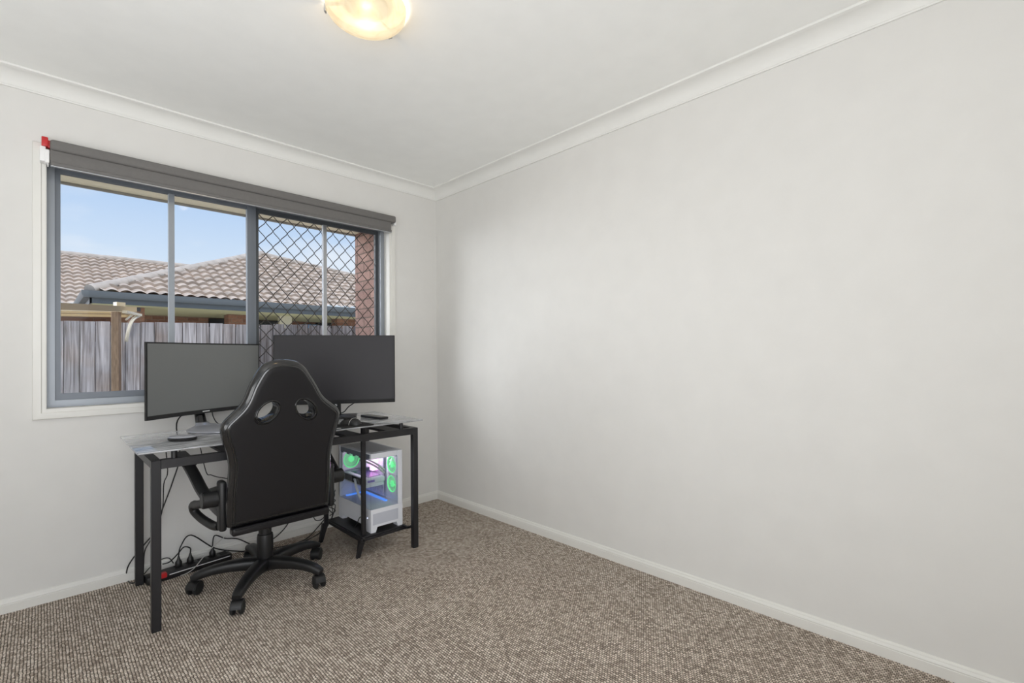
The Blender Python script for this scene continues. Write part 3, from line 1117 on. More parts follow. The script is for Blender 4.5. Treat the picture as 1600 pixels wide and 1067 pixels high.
# ------------------------------------------------------------------ small things on the desk
bm = nbm()
n = 20
sec = []
mo = thing('computer_mouse', 'black wireless mouse on the mouse pad at the right of the desk', 'mouse', (-1.035, -0.665, DZ+0.004), radians(118))
for i in range(11):
    t_ = i/10
    x_ = -0.058+0.116*t_
    w = 0.033*(sin(pi*(0.07+0.86*t_)))**0.45
    hgt = 0.036*(sin(pi*(0.10+0.80*t_**0.85)))**0.7 if i not in (0, 10) else 0.012
    sec.append([Vector((x_, w*cos(q), max(0, hgt*sin(q)) if sin(q) > 0 else 0.0)) for q in [2*pi*j/20 for j in range(20)]])
loft(bm, sec)
for v in bm.verts:
    v.co.z += 0.001
obj('body', bm, M_bplast, mo, world=False, smooth=60)
bm = nbm()
tube(bm, [(-0.02+0.02*cos(a)*0.4, 0.034*cos(a), 0.0015+0.0345*sin(a)) for a in [pi*i/16 for i in range(17)]], 0.0012, n=6)
obj('trim_line', bm, M_chrome, mo, world=False, label='silver trim line')
bm = nbm()
tube(bm, [(0.036, -0.003, 0.026), (0.036, 0.003, 0.026)], 0.008, n=14)
obj('scroll_wheel', bm, M_rubber, mo, world=False)

bm = nbm()
P2 = []
for cx_, cy_, a0 in ((-0.955, -0.610, 0), (-1.26, -0.610, 90), (-1.26, -0.733, 180), (-0.955, -0.733, 270)):
    for j in range(6):
        a = radians(a0+90*j/5)
        P2.append((cx_+0.014*cos(a), cy_+0.014*sin(a)))
prism(bm, P2, 2, DZ, DZ+0.004)
mpd = thing('mouse_pad', 'black mouse pad along the front edge of the glass desktop', 'mouse pad', (-1.1, -0.68, DZ))
obj('pad', bm, M_rubber, mpd)
bm = nbm(); box(bm, -1.150, -1.125, -0.745, -0.737, DZ+0.0042, DZ+0.0052)
obj('tag', bm, M_whitep, mpd, smooth=0, label='tiny pale tag')

bx_ = thing('slim_box', 'slim black box lying on the glass by the flat monitor', 'box', (-0.800, -0.455, DZ))
bm = nbm(); xbox(bm, T(-0.800, -0.480, DZ+0.006, radians(5)), 0.058, 0.200, 0.012, 0.003)
obj('body', bm, M_bplast, bx_)
bm = nbm(); xbox(bm, T(-0.800, -0.480, DZ+0.0124, radians(5)), 0.050, 0.192, 0.001)
obj('lid', bm, M_bgloss, bx_)

pk = thing('oval_device', 'small black oval device at the left front of the glass desktop', 'device', (-1.752, -0.535, DZ), radians(-38))
bm = nbm()
loft(bm, [ell(0.046, 0.030, 0.0, 0, 0), ell(0.056, 0.038, 0.003, 0, 0), ell(0.058, 0.040, 0.011, 0, 0), ell(0.056, 0.038, 0.013, 0, 0)])
obj('body', bm, M_bplast, pk, world=False)
bm = nbm()
loft(bm, [ell(0.056, 0.038, 0.014, 0, 0), ell(0.058, 0.040, 0.016, 0, 0), ell(0.050, 0.034, 0.021, 0, 0), ell(0.03, 0.02, 0.023, 0, 0)])
obj('top_shell', bm, M_sheen, pk, world=False, smooth=60)

# ------------------------------------------------------------------ computer tower
PX0, PX1, PY0, PY1, PZ0, PZ1 = -0.885, -0.683, -0.594, -0.194, SZ, 0.559
pc = thing('computer_tower', 'white computer tower with glass sides and green lit fans on the desk shelf', 'computer', ((PX0+PX1)/2, (PY0+PY1)/2, PZ0))
M_pcin = mat('case_interior_white', (214, 216, 226), 0.5)
bm = nbm()
prism(bm, [(PY0, PZ0+0.028), (PY0, 0.247), (PY1, 0.247), (PY1, PZ0+0.028)], 0, PX0, PX1)
obj('psu_shroud', bm, M_case, pc, smooth=0)
bm = nbm(); box(bm, PX0+0.012, PX1-0.03, PY0-0.0016, PY0+0.001, 0.160, 0.222, 0.0005, 1)
obj('front_mesh', bm, mat('case_mesh_grey', (190, 193, 203), 0.6, bump=0.4, bscale=1500), pc, label='fine grey mesh panel')
for x0, x1 in ((PX0, PX0+0.030), (PX1-0.030, PX1)):
    for y0, y1 in ((PY0, PY0+0.05), (PY1-0.05, PY1)):
        bm = nbm()
        rr = []
        for z, e_ in ((PZ0, 0.0), (PZ0+0.0285, 0.010)):
            xa = x0 if x0 == PX0 else x0-e_
            xb = x1+e_ if x0 == PX0 else x1
            ya = y0 if y0 == PY0 else y0-e_
            yb = y1+e_ if y0 == PY0 else y1
            rr.append([Vector((xa, ya, z)), Vector((xb, ya, z)), Vector((xb, yb, z)), Vector((xa, yb, z))])
        loft(bm, rr)
        obj('foot', bm, M_case, pc, smooth=0)
bm = nbm(); box(bm, PX0+0.004, PX1, PY0+0.004, PY1, 0.527, PZ1, 0.003, 1)
obj('top_panel', bm, M_case, pc)
bm = nbm(); box(bm, PX0+0.025, PX1-0.02, PY0+0.03, PY1-0.02, PZ1-0.0005, PZ1+0.0015)
obj('dust_filter', bm, mat('dust_filter_grey', (196, 196, 200), 0.7, bump=0.3, bscale=1200), pc, smooth=0)
bm = nbm(); box(bm, PX0+0.0035, PX0+0.006, PY0+0.02, PY1-0.02, 0.528, 0.553)
for j in range(5):
    yy = PY0+0.05+j*0.075
    box(bm, PX0+0.006, PX0+0.012, yy, yy+0.03, 0.519, 0.528)
obj('side_rail', bm, M_case2, pc, smooth=0)
bm = nbm(); box(bm, PX1-0.030, PX1, PY0, PY0+0.012, 0.247, 0.559, 0.002, 1)
obj('front_pillar', bm, M_case, pc)
bm = nbm(); box(bm, PX1-0.006, PX1, PY0+0.012, PY1, 0.247, 0.527)
obj('side_panel', bm, M_case, pc, smooth=0)
bm = nbm(); box(bm, PX0, PX1-0.006, PY1-0.006, PY1, 0.247, 0.527)
obj('back_panel', bm, M_pcin, pc, smooth=0)
bm = nbm(); box(bm, PX0+0.0, PX0+0.014, PY1-0.014, PY1, 0.247, 0.559)
obj('back_pillar', bm, M_case, pc, smooth=0)
bm = nbm(); box(bm, PX0, PX0+0.0035, PY0+0.0035, PY1-0.014, 0.247, 0.528)
obj('side_glass', bm, M_caseglass, pc, smooth=0, label='clear glass side panel')
bm = nbm(); box(bm, PX0, PX1-0.030, PY0, PY0+0.0035, 0.247, 0.528)
obj('front_glass', bm, M_caseglass, pc, smooth=0, label='clear glass front panel')
# inside
bm = nbm(); box(bm, PX1-0.034, PX1-0.028, -0.43, PY1-0.012, 0.26, 0.52)
obj('motherboard', bm, mat('board_pale', (196, 190, 206), 0.5, noise=0.2, nscale=60), pc, smooth=0)
M_green = mat('green_led', (60, 200, 110), 0.4, emis=(120, 240, 155), estr=0.7)
M_pink = mat('pink_led', (240, 170, 230), 0.4, emis=(250, 190, 242), estr=1.5)
M_blue = mat('blue_led', (70, 140, 240), 0.4, emis=(90, 150, 245), estr=0.7)
M_fanw = mat('fan_frame_white', (226, 228, 232), 0.45)
M_fanb = mat('fan_blade_frosted', (176, 226, 190), 0.4, emis=(120, 220, 150), estr=0.18)


def fan(M4, r_=0.054):
    """fan facing local +z"""
    f_ = bpy.data.objects.new('case_fan', None)
    COL.objects.link(f_); f_.parent = pc
    bm = nbm()
    n_ = 32
    sq = []
    ro = r_+0.006
    outer, innr = [], []
    for i in range(n_):
        a = 2*pi*i/n_
        m_ = max(abs(cos(a)), abs(sin(a)))
        outer.append((cos(a)/m_*ro, sin(a)/m_*ro)); innr.append((cos(a)*r_, sin(a)*r_))
    rings_ = [[M4 @ Vector((x_, y_, z)) for x_, y_ in pl] for pl, z in ((outer, 0.0), (outer, 0.022), (innr, 0.022), (innr, 0.0))]
    loft(bm, rings_, closed_path=True)
    obj('fan_frame', bm, M_fanw, f_)
    bm = nbm()
    tube(bm, [M4 @ Vector((cos(a)*(r_-0.004), sin(a)*(r_-0.004), 0.019)) for a in [2*pi*i/40 for i in range(40)]], 0.0032, n=8, closed=True)
    obj('light_ring', bm, M_green, f_, label='green light ring')
    bm = nbm()
    lathe(bm, [(0.019, 0.004), (0.019, 0.018), (0.016, 0.021), (0.001, 0.0215)], 24, M4)
    obj('fan_hub', bm, M_green, f_, label='green glowing hub')
    for k_ in range(7):
        bm = nbm()
        a0 = 2*pi*k_/7
        A_, B_ = [], []
        for j in range(6):
            rr_ = 0.018+(r_-0.009-0.018)*j/5
            sw = a0+0.35*j/5
            A_.append(M4 @ Vector((cos(sw)*rr_, sin(sw)*rr_, 0.008)))
            B_.append(M4 @ Vector((cos(sw+0.75)*rr_, sin(sw+0.75)*rr_, 0.016)))
        off = (M4.to_3x3() @ Vector((0, 0, 1)))*0.0014
        loft(bm, [[a_, b_, b_+off, a_+off] for a_, b_ in zip(A_, B_)])
        obj('fan_blade', bm, M_fanb, f_, smooth=0)


fan(T(-0.815, PY1-0.007, 0.466, 0, pi/2))
fan(T(PX1-0.007, -0.520, 0.462, 0, 0, -pi/2), 0.050)
fan(T(PX1-0.007, -0.520, 0.348, 0, 0, -pi/2), 0.050)
gp = bpy.data.objects.new('graphics_card', None); COL.objects.link(gp); gp.parent = pc
bm = nbm(); box(bm, PX0+0.022, PX1-0.060, -0.500, PY1-0.02, 0.368, 0.398, 0.006, 2)
obj('card_shroud', bm, M_case, gp)
bm = nbm(); box(bm, PX0+0.018, PX0+0.023, -0.49, PY1-0.03, 0.356, 0.392)
obj('dark_edge', bm, M_bgloss, gp, smooth=0, label='glossy dark card edge')
bm = nbm(); box(bm, PX0+0.02, PX1-0.065, -0.498, PY1-0.025, 0.346, 0.369, 0.004, 1)
obj('card_heatsink', bm, M_case, gp)
bm = nbm(); box(bm, PX0+0.03, PX0+0.075, -0.5012, -0.4995, 0.376, 0.388)
obj('badge', bm, mat('purple_badge', (140, 124, 196), 0.4), gp, smooth=0, label='small lilac badge')
bm = nbm(); box(bm, PX0+0.05, PX1-0.07, -0.47, PY1-0.06, 0.3985, 0.401)
obj('backplate', bm, mat('backplate_dark', (82, 74, 112), 0.25), gp, smooth=0)
for dx in (0.0, 0.013, 0.026):
    bm = nbm(); box(bm, PX1-0.075, PX1-0.034, -0.375+dx, -0.369+dx, 0.408, 0.495, 0.001, 1)
    obj('memory_stick', bm, M_pink, pc, label='glowing pink memory stick')
bm = nbm(); box(bm, PX1-0.095, PX1-0.034, -0.34, -0.27, 0.425, 0.492, 0.008, 2)
obj('cpu_cooler', bm, M_pcin, pc)
bm = nbm(); box(bm, PX1-0.097, PX1-0.0945, -0.332, -0.278, 0.432, 0.485)
obj('cooler_light', bm, M_pink, pc, smooth=0, label='pink lit cooler face')
for dz in (0, 0.018):
    bm = nbm()
    tube(bm, [(PX1-0.085, -0.31, 0.45+dz), (PX1-0.13, -0.33, 0.475+dz), (PX1-0.14, -0.40, 0.485+dz), (PX1-0.10, -0.46, 0.455+dz), (PX1-0.05, -0.475, 0.41+dz)], 0.006, n=10, k=5)
    obj('coolant_tube', bm, M_gcable, pc, label='pale grey coolant tube')
bm = nbm()
tube(bm, [(PX0+0.02, -0.36, 0.375), (PX0+0.012, -0.385, 0.372), (PX0+0.010, -0.405, 0.335), (PX0+0.014, -0.44, 0.285), (PX0+0.03, -0.475, 0.246)], 0.0075, n=10, k=5)
obj('power_lead', bm, M_whitep, pc, label='white sleeved power lead')
bm = nbm(); box(bm, PX1-0.060, PX1-0.045, -0.50, PY1-0.03, 0.2475, 0.254); box(bm, PX0+0.03, PX1-0.06, PY1-0.045, PY1-0.03, 0.2475, 0.254)
obj('light_strip', bm, M_blue, pc, smooth=0, label='blue light strip')
bm = nbm(); lathe(bm, [(0.004, 0), (0.004, 0.0015)], 16, T(PX0-0.0002, -0.555, 0.195, 0, 0, -pi/2))
obj('power_button', bm, mat('white_led', (220, 225, 245), 0.4, emis=(215, 225, 255), estr=1.0), pc, label='small lit power button')

pcl = add_light('case_led', 'POINT', (0.0, -0.03, 0.385), 0.36, (0.97, 0.86, 1.0), shadow_soft_size=0.02)
pcl.parent = pc

# ------------------------------------------------------------------ power board and cables
pb = thing('power_board', 'black power board with a pale stripe and red switch on the carpet under the desk', 'power board', (-1.643, -0.095, 0), radians(7))
bm = nbm(); box(bm, -0.190, 0.190, -0.035, 0.035, 0.0, 0.038, 0.006, 2)
obj('housing', bm, M_bplast, pb, world=False)
bm = nbm(); box(bm, -0.10, 0.180, -0.0356, -0.034, 0.023, 0.027)
obj('stripe', bm, M_whitep, pb, world=False, smooth=0, label='pale stripe')
bm = nbm(); box(bm, -0.135, -0.110, -0.037, -0.010, 0.016, 0.040, 0.002, 1)
obj('switch', bm, M_red, pb, world=False, label='red switch')
for i in range(5):
    bm = nbm(); box(bm, -0.05+i*0.052-0.018, -0.05+i*0.052+0.018, -0.018, 0.022, 0.0375, 0.0395, 0.001, 1)
    obj('socket', bm, M_rubber, pb, world=False)


def cable(label, pts, r=0.0032, m=None, plug=None, cat='cable', group=None):
    o0 = Vector(pts[0])
    root = thing('cable', label, cat, o0, group=group)
    bm = nbm(); tube(bm, pts, r, n=8, k=6)
    obj('cord', bm, m or M_cable, root)
    if plug is not None:
        bm = nbm()
        p = Vector(plug)
        lathe(bm, [(0.014, 0.0), (0.016, 0.004), (0.015, 0.022), (0.008, 0.034), (0.005, 0.048), (0.0035, 0.052)], 16, T(*p))
        obj('plug', bm, M_bplast, root)
    return root


def on_board(i):
    return rootmat(pb) @ Vector((-0.05+i*0.052, 0.002, 0.0395))


p0, p1, p3 = on_board(0), on_board(1), on_board(3)
up = Vector((0, 0, 0.05))
cable('black plug lead looping from the power board to behind the chair base', [p0+up, p0+Vector((0.01, 0, 0.10)), p0+Vector((0.06, 0.03, 0.135)), U(335, 856, 1, -0.05), U(370, 861, 1, -0.04), U(400, 861, 1, -0.035), U(440, 858, 2, 0.006), U(470, 848, 2, 0.006), U(500, 832, 2, 0.006), U(512, 812, 1, -0.10)], plug=p0)
cable('short black plug lead arching over the power board', [p1+up, p1+Vector((0.0, 0.0, 0.075)), p1+Vector((-0.025, 0.012, 0.085)), p1+Vector((-0.05, 0.03, 0.05)), p1+Vector((-0.08, 0.055, 0.012)), p1+Vector((-0.11, 0.06, 0.008))], plug=p1)
cable('black plug lead rising from the right end of the power board to the desk', [p3+up, p3+Vector((0.015, 0.02, 0.10)), U(352, 841, 1, -0.05), U(372, 842, 1, -0.04), U(400, 852, 1, -0.03), U(425, 843, 1, -0.03), U(445, 825, 1, -0.04), U(456, 805, 1, -0.06), U(462, 780, 1, -0.09), U(468, 740, 1, -0.10)], plug=p3)
cable('pale grey lead crossing in front of the power board', [U(352, 838, 1, -0.12), U(335, 852, 1, -0.14), U(318, 870, 1, -0.16), U(303, 888, 2, 0.02), U(289, 897, 2, 0.004), U(280, 899, 2, 0.004)], r=0.0022, m=M_gcable)
cable('black cable hanging from the left monitor down to the left back leg', [(-1.66, -0.12, 0.83), (-1.70, -0.10, 0.77), U(281, 712, 1, -0.06), U(270, 752, 1, -0.05), U(254, 795, 1, -0.045), U(240, 832, 1, -0.04), U(226, 850, 1, -0.04), U(208, 872, 1, -0.035), U(199, 888, 1, -0.035), U(198, 904, 2, 0.004), U(206, 911, 2, 0.004), U(222, 906, 2, 0.004)])
cable('thin black cable hanging beside the left front leg', [(-1.76, -0.14, 0.735), U(262, 735, 1, -0.10), U(256, 756, 1, -0.08), U(253, 800, 1, -0.06), U(236, 842, 1, -0.055), U(226, 862, 1, -0.05), U(224, 895, 1, -0.05)], r=0.0025)
cable('black cable curving low behind the left front leg', [U(225, 897, 1, -0.045), U(236, 885, 1, -0.045), U(252, 874, 1, -0.04), U(264, 872, 1, -0.04), U(271, 880, 1, -0.045)], r=0.0025)
cable('black cable dipping behind the right side of the left monitor', [(-1.545, -0.10, 0.84), (-1.535, -0.09, 0.79), (-1.515, -0.095, 0.752), (-1.49, -0.13, 0.7478), (-1.46, -0.17, 0.7478), (-1.44, -0.176, 0.745), (-1.43, -0.165, 0.70), (-1.45, -0.14, 0.5)], r=0.0025)
cable('black cable draped below the front rail behind the chair', [(-1.62, -0.2, 0.668), U(322, 737, 1, -0.2), U(330, 742, 1, -0.2), U(345, 746, 1, -0.2), U(375, 748, 1, -0.18), U(420, 735, 1, -0.12)], r=0.0022)
cable('black cable curving from the back of the flat monitor onto the desk', [U(556, 628, 1, -0.27), U(551, 631, 1, -0.26), U(544, 636, 1, -0.25), U(538, 643, 1, -0.24), (-0.885, -0.215, 0.758), (-0.93, -0.165, 0.735), (-0.95, -0.15, 0.6)], r=0.003)
cable('black cable trailing over the shelf beside the computer', [(PX0-0.004, -0.52, 0.200), (PX0-0.012, -0.515, 0.198), (PX0-0.016, -0.49, 0.185), (PX0-0.014, -0.465, 0.155), (PX0-0.020, -0.44, 0.1225), (PX0-0.02, -0.40, 0.1225)], r=0.0024)
# the tangle between chair and computer
tang = [
    [(516, 700), (517, 735), (513, 770), (520, 800), (512, 822)],
    [(522, 756), (514, 775), (524, 782), (512, 792), (521, 803)],
    [(524, 765), (518, 781), (511, 790), (524, 797), (515, 806)],
    [(513, 760), (523, 772), (517, 786), (524, 790), (518, 812)],
]
tl = ['black cable hanging in the tangle beside the computer, nearest the chair', 'looped black cable high in the tangle beside the computer',
      'black cable folded across the tangle beside the computer', 'black cable low in the tangle beside the computer']
for i, q in enumerate(tang):
    cable(tl[i], [U(a, b, 1, -0.10-0.022*i) for a, b in q], r=0.0026)
cable('black cable running along the floor from the shelf to behind the chair', [U(511, 806, 1, -0.15), U(498, 822, 1, -0.12), U(478, 842, 2, 0.005), U(450, 852, 2, 0.005), U(425, 857, 2, 0.005), U(405, 862, 2, 0.005)], r=0.003)
cable('small black loop of cable under the right rear corner of the chair seat', [U(496, 800, 1, -0.40), U(490, 806, 1, -0.40), U(494, 813, 1, -0.40), U(503, 811, 1, -0.38), U(508, 802, 1, -0.36), U(508, 775, 1, -0.32), U(508, 740, 1, -0.30)], r=0.0026)

# ------------------------------------------------------------------ outside
M_soffit = mat('eave_sheet_cream', (250, 240, 212), 0.7, noise=0.03)
M_fascia = mat('fascia_slate', (150, 148, 142), 0.5)
M_ground = mat('pale_paving', (196, 190, 178), 0.95, noise=0.3, nscale=20)
bm = nbm(); box(bm, -12, 16, 0.25, 30, -0.5, -0.38)
struct('ground', bm, M_ground, 'ground outside beyond the window', 'ground', smooth=0)
bm = nbm(); box(bm, -6, 1.0, 0.14, 1.245, 2.27, 2.29)
sf = struct('trim_4', bm, M_soffit, 'cream eave lining above the window outside', 'eave', smooth=0)
bm = nbm(); box(bm, -6, 1.0, 1.245, 1.27, 2.255, 2.42)
obj('fascia_board', bm, M_fascia, sf, world=False, smooth=0)
bm = nbm()
box(bm, -0.05, 0.2, 0.14, 1.25, -0.4, 2.27)
struct('wall_outside', bm, M_brick, 'red-brown brick wall of the house outside the right of the window', 'wall', smooth=0)

bm = nbm(); box(bm, -4.6, -4.5, -6, 1.4, -0.4, 3.2)  # added unseen wall, keeps the low sun lamp out of the left opening
struct('light_block_wall', bm, mat('pale_render', (226, 222, 214), 0.8), 'added rendered wall, out of view, that blocks low sun from the left opening', 'wall', smooth=0)

# weathered paling fence
F0 = Vector((-2.06, 2.36, 0)); FD = Vector((0.924, -0.382, 0)).normalized(); FN = Vector((0.382, 0.924, 0)).normalized()
fa = math.atan2(FD.y, FD.x)
fc = thing('paling_fence', 'weathered grey timber paling fence across the yard outside the window', 'fence', (F0.x, F0.y, -0.38), fa)
FT = 1.412+0.38
for i in range(-14, 30):
    x0 = i*0.1035+0.004
    bm = nbm()
    jit = random.uniform(-0.006, 0.006)
    w = 0.0965+random.uniform(-0.003, 0.003)
    box(bm, x0, x0+w, random.uniform(-0.003, 0.003), 0.014, 0.0, FT+jit, 0.0015, 1)
    if i % 2 == 0:      # nail heads
        for dx in (0.03, 0.06):
            lathe(bm, [(0.003, 0), (0.003, 0.0015)], 8, T(x0+dx, -0.003, FT-0.17, 0, pi/2))
    pl = obj('paling', bm, M_wood, fc, world=False, smooth=0)
bm = nbm(); box(bm, -1.5, 3.1, 0.016, 0.060, FT-0.17, FT-0.03)
obj('rail', bm, M_wood, fc, world=False, smooth=0)
bm = nbm(); box(bm, -1.5, 3.1, 0.016, 0.030, 0.0, FT-0.17)
obj('backing_boards', bm, M_wood, fc, world=False, smooth=0)

# fold-down clothes line
M_cream = mat('cream_enamel', (226, 214, 186), 0.45)
M_creamd = mat('tan_enamel', (190, 168, 130), 0.5)
cl = thing('clothesline', 'cream fold-down clothesline fixed at the fence outside', 'clothesline', (-1.60, 2.10, 1.515))


def bar(bm, a, b, w, h):
    a, b = Vector(a), Vector(b)
    d = (b-a).normalized()
    s_ = d.cross(Vector((0, 0, 1))).normalized()*(w/2)
    u_ = s_.cross(d).normalized()*(h/2)
    loft(bm, [[p - s_ - u_, p + s_ - u_, p + s_ + u_, p - s_ + u_] for p in (a, b)])


near, far = Vector((-2.22, 0.60, 1.397)), Vector((-1.632, 2.025, 1.512))
bm = nbm(); bar(bm, near, far, 0.03, 0.042)
obj('arm', bm, M_creamd, cl, smooth=0)
bm = nbm(); bar(bm, far, far+(far-near).normalized()*0.10, 0.026, 0.034)
obj('end_cap', bm, M_bplast, cl, smooth=0)
for f_ in (0.30, 0.48, 0.66, 0.82, 0.93):
    P_ = near.lerp(far, f_)
    bm = nbm(); bar(bm, P_+Vector((0, 0, -0.012)), P_ - FD*1.6 + Vector((0, 0, -0.012)), 0.010, 0.010 if f_ < 0.9 else 0.024)
    obj('line', bm, M_cream, cl, smooth=0)
for off, z_, h_ in ((0.06, 1.450, 0.022), (0.22, 1.462, 0.016), (0.40, 1.470, 0.012)):
    e_ = far - FN*off
    bm = nbm(); bar(bm, Vector((e_.x, e_.y, z_)), Vector((e_.x, e_.y, z_)) - FD*1.7, 0.02, h_)
    obj('rail', bm, M_creamd, cl, smooth=0)
pp = near.lerp(far, 0.79)
bm = nbm(); bar(bm, pp+Vector((-0.03, 0, 0.035)), pp+Vector((0.025, 0.02, 0.035)), 0.05, 0.03)
obj('clamp', bm, M_cream, cl, smooth=0)
# bracket: upright, top flange and curved brace
dA = (far-near).normalized(); dA = Vector((dA.x, dA.y, 0)).normalized()
bb = pp + Vector((0, 0, -0.022)) + FD*0.030
bm = nbm()
bar(bm, bb, bb + dA*0.34, 0.034, 0.020)
bar(bm, bb + dA*0.012 + Vector((0, 0, 0)), bb + dA*0.012 + Vector((0, 0, -0.235)), 0.034, 0.026)
tube(bm, [bb + dA*0.32 + Vector((0, 0, -0.008)), bb+dA*0.19+Vector((0, 0, -0.045)), bb+dA*0.10+Vector((0, 0, -0.11)), bb+dA*0.03+Vector((0, 0, -0.228))], 0.0125, n=8, k=4)
tube(bm, [bb + dA*0.03 + Vector((0, 0, -0.06)), bb+dA*0.16+Vector((0, 0, -0.012))], 0.007, n=8)
obj('bracket', bm, mat('pale_cream_enamel', (238, 232, 214), 0.4), cl, smooth=40)
po = thing('fence_post', 'brown timber post carrying the clothesline in front of the fence', 'post', (pp.x, pp.y, -0.38), fa)
bm = nbm(); box(bm, -0.05, -0.002, -0.02, 0.035, 0.0, pp.z+0.38-0.024, 0.002, 1)
obj('post_timber', bm, mat('brown_post_timber', (176, 152, 130), 0.85, noise=0.25, nscale=30, stretch=(6, 6, 0.6), bump=0.3, bscale=80), po, world=False)

# neighbour's house
M_tile = mat('concrete_roof_tile', (186, 171, 157), 0.85, noise=0.22, nscale=3.5, bump=0.2, bscale=60)
M_ridge = mat('ridge_cap_tile', (180, 170, 160), 0.85, noise=0.15, nscale=5)
M_gutter = mat('slate_blue_gutter', (100, 106, 110), 0.45)
M_nsoff = mat('neighbour_soffit', (196, 196, 158), 0.7)
M_dark = mat('dark_window_glass', (44, 44, 46), 0.15)
NX, NY, NZ = -1.557, 8.507, 2.30
PIT = 0.455
nh = thing('neighbour_house', 'low brick house with brown tiled hip roofs beyond the fence', 'house', (2.0, 10.0, -0.4))


def roof_face(poly, origin, udir, vdir, name, ext=0.0):
    """tiled face: poly is a list of (u,v); rolls run up v, courses step every 0.32 m"""
    nrm = udir.cross(vdir).normalized()
    if nrm.z < 0:
        nrm = -nrm
    P_ = [Vector(p) for p in poly]
    u0, u1 = min(p.x for p in P_), max(p.x for p in P_)
    v0, v1 = min(p.y for p in P_), max(p.y for p in P_)
    du = 0.0275
    nu = int((u1-u0)/du)
    rows = []
    v = v0
    while v < v1:
        rows.append((v, 0.062)); rows.append((min(v+0.318, v1), 0.004)); v += 0.32
    bm = nbm()
    grid = []
    for vv, lift in rows:
        row = []
        for i in range(nu+1):
            uu = u0+i*du
            hgt = 0.052*(abs(sin(pi*uu/0.205))**0.8)
            row.append(bm.verts.new(origin + udir*uu + vdir*vv + nrm*(lift+hgt)))
        grid.append(row)
    for a in range(len(grid)-1):
        vm = (rows[a][0]+rows[a+1][0])/2
        for i in range(nu):
            if inside(Vector((u0+(i+0.5)*du, vm)), P_):
                bm.faces.new((grid[a][i], grid[a][i+1], grid[a+1][i+1], grid[a+1][i]))
    bmesh.ops.delete(bm, geom=[v_ for v_ in bm.verts if not v_.link_faces], context='VERTS')
    return obj(name, bm, M_tile, nh, smooth=50)


cs_ = 1/sqrt(1+PIT*PIT)
VF = Vector((0, cs_, PIT*cs_))            # up the front faces
k_ = sqrt(1+PIT*PIT)
APX = 4.13                                  # plan run from the corner to the peak
H1 = NZ+PIT*APX
apex = Vector((NX+APX, NY+APX, H1))
rdir = Vector((1.0, -0.50, 0))              # plan direction of the right hip
rend = apex + Vector((8.26, -4.13, -PIT*4.13))
roof_face([(0, -0.1), (rend.x-NX, -0.1), (APX, APX*k_)], Vector((NX, NY, NZ)), Vector((1, 0, 0)), VF, 'wing_roof')
VS = Vector((cs_, 0, PIT*cs_))             # left flank of the wing
roof_face([(0, 0), (APX*2, 0), (APX, APX*k_)], Vector((NX, NY, NZ)), Vector((0, 1, 0)), VS, 'wing_flank_roof')
YM = 12.3                                    # main roof eave
_d = U(92, 395, 1, 100) - Vector(CAM)      # height of the far ridge, on the sight line to it
_t = (NZ+PIT*(CAM[1]-YM)-CAM[2])/(_d.z-PIT*_d.y)
RZ = CAM[2]+_t*_d.z-0.08
run = (RZ-NZ)/PIT
roof_face([(-9, 0), (6.5, 0), (6.5, run*k_), (-9, run*k_)], Vector((NX, YM, NZ)), Vector((1, 0, 0)), VF, 'main_roof')


def caps(a, b, name, r_=0.085):
    a, b = Vector(a), Vector(b)
    L_ = (b-a).length
    n_ = max(1, int(L_/0.40))
    bm = nbm()
    for i in range(n_):
        p, q = a.lerp(b, i/n_), a.lerp(b, (i+1.12)/n_)
        tube(bm, [p, q], r_*(1.0 if i % 2 else 1.03), n=12)
    return obj(name, bm, M_ridge, nh)


up_ = Vector((0, 0, 0.035))
caps(Vector((NX, NY, NZ))+up_, apex+up_, 'hip_caps', 0.10)
caps(rend+up_, apex+up_, 'hip_caps', 0.08)
caps((NX-9, YM+run, RZ+0.04), (NX+6.5, YM+run, RZ+0.04), 'ridge_caps', 0.09)
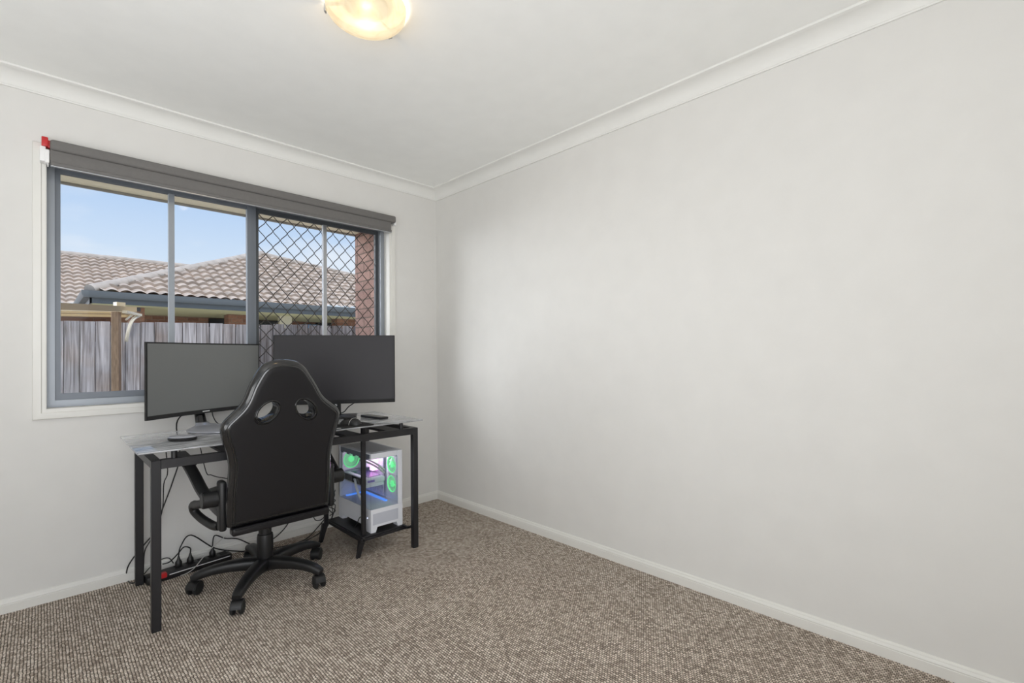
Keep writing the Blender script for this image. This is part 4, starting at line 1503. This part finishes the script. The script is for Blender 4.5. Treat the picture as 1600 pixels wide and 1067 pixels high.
# gutters, fascia, soffit
bm = nbm()
gp_ = [(0.0, -0.10), (-0.085, -0.10), (-0.11, -0.05), (-0.115, 0.02), (-0.095, 0.02), (-0.09, -0.045), (-0.0, -0.08)]
loft(bm, [[Vector((NX+o_, NY+o_, NZ+z_)) for o_, z_ in gp_], [Vector((rend.x, NY+o_, NZ+z_)) for o_, z_ in gp_]])
loft(bm, [[Vector((NX+o_, NY+o_, NZ+z_)) for o_, z_ in gp_], [Vector((NX+o_, YM+0.2, NZ+z_)) for o_, z_ in gp_]])
obj('gutter', bm, M_gutter, nh, smooth=30)
ZT = NZ-0.19
bm = nbm()
box(bm, NX, rend.x, NY, NY+0.03, ZT-0.01, NZ-0.005)
box(bm, NX, NX+0.03, NY, YM+0.2, ZT-0.01, NZ-0.005)
obj('fascia', bm, M_gutter, nh, smooth=0)
PD = 2.7                                     # depth of the covered patio
bm = nbm()
box(bm, NX+0.03, rend.x, NY+0.03, NY+PD, ZT, ZT+0.015)
obj('soffit', bm, M_nsoff, nh, smooth=0)
bm = nbm()
box(bm, NX+0.7, 9.0, NY+PD, NY+PD+0.2, -0.4, ZT)
box(bm, NX-9, NX+0.8, YM+0.6, YM+0.8, -0.4, NZ-0.02)
obj('brick_wall', bm, M_brickN, nh, smooth=0)


def bay(name, pa, pb, off, depth, z0, z1, m, label=None):
    y_ = NY+off
    xa, xb = U(pa, 500, 1, y_).x, U(pb, 500, 1, y_).x
    bm = nbm(); box(bm, xa, xb, y_, y_+depth, z0, z1)
    return obj(name, bm, m, nh, smooth=0, label=label)


bay('brick_pier', 203, 226, 0.55, 0.36, -0.4, ZT, M_brickN)
bay('brick_pier', 357, 389, 1.2, 0.36, -0.4, ZT, M_brickN)
bay('brick_pier', 527, 575, 0.9, 0.36, -0.4, ZT, M_brickN)
bay('porch_post', 437, 456, 0.9, 0.12, -0.4, ZT, mat('porch_post_cream', (206, 200, 180), 0.6))
bay('window', 326, 358, PD-0.06, 0.05, 0.5, ZT-0.02, M_dark)
bay('window', 402, 438, PD-0.06, 0.05, 0.5, ZT-0.02, M_dark)
bay('window', 494, 530, PD-0.06, 0.05, 0.5, ZT-0.02, M_dark)
bay('blue_pane', 473, 496, PD-0.08, 0.06, 0.9, ZT-0.08, mat('blue_reflecting_pane', (150, 190, 236), 0.2), 'pale blue pane')
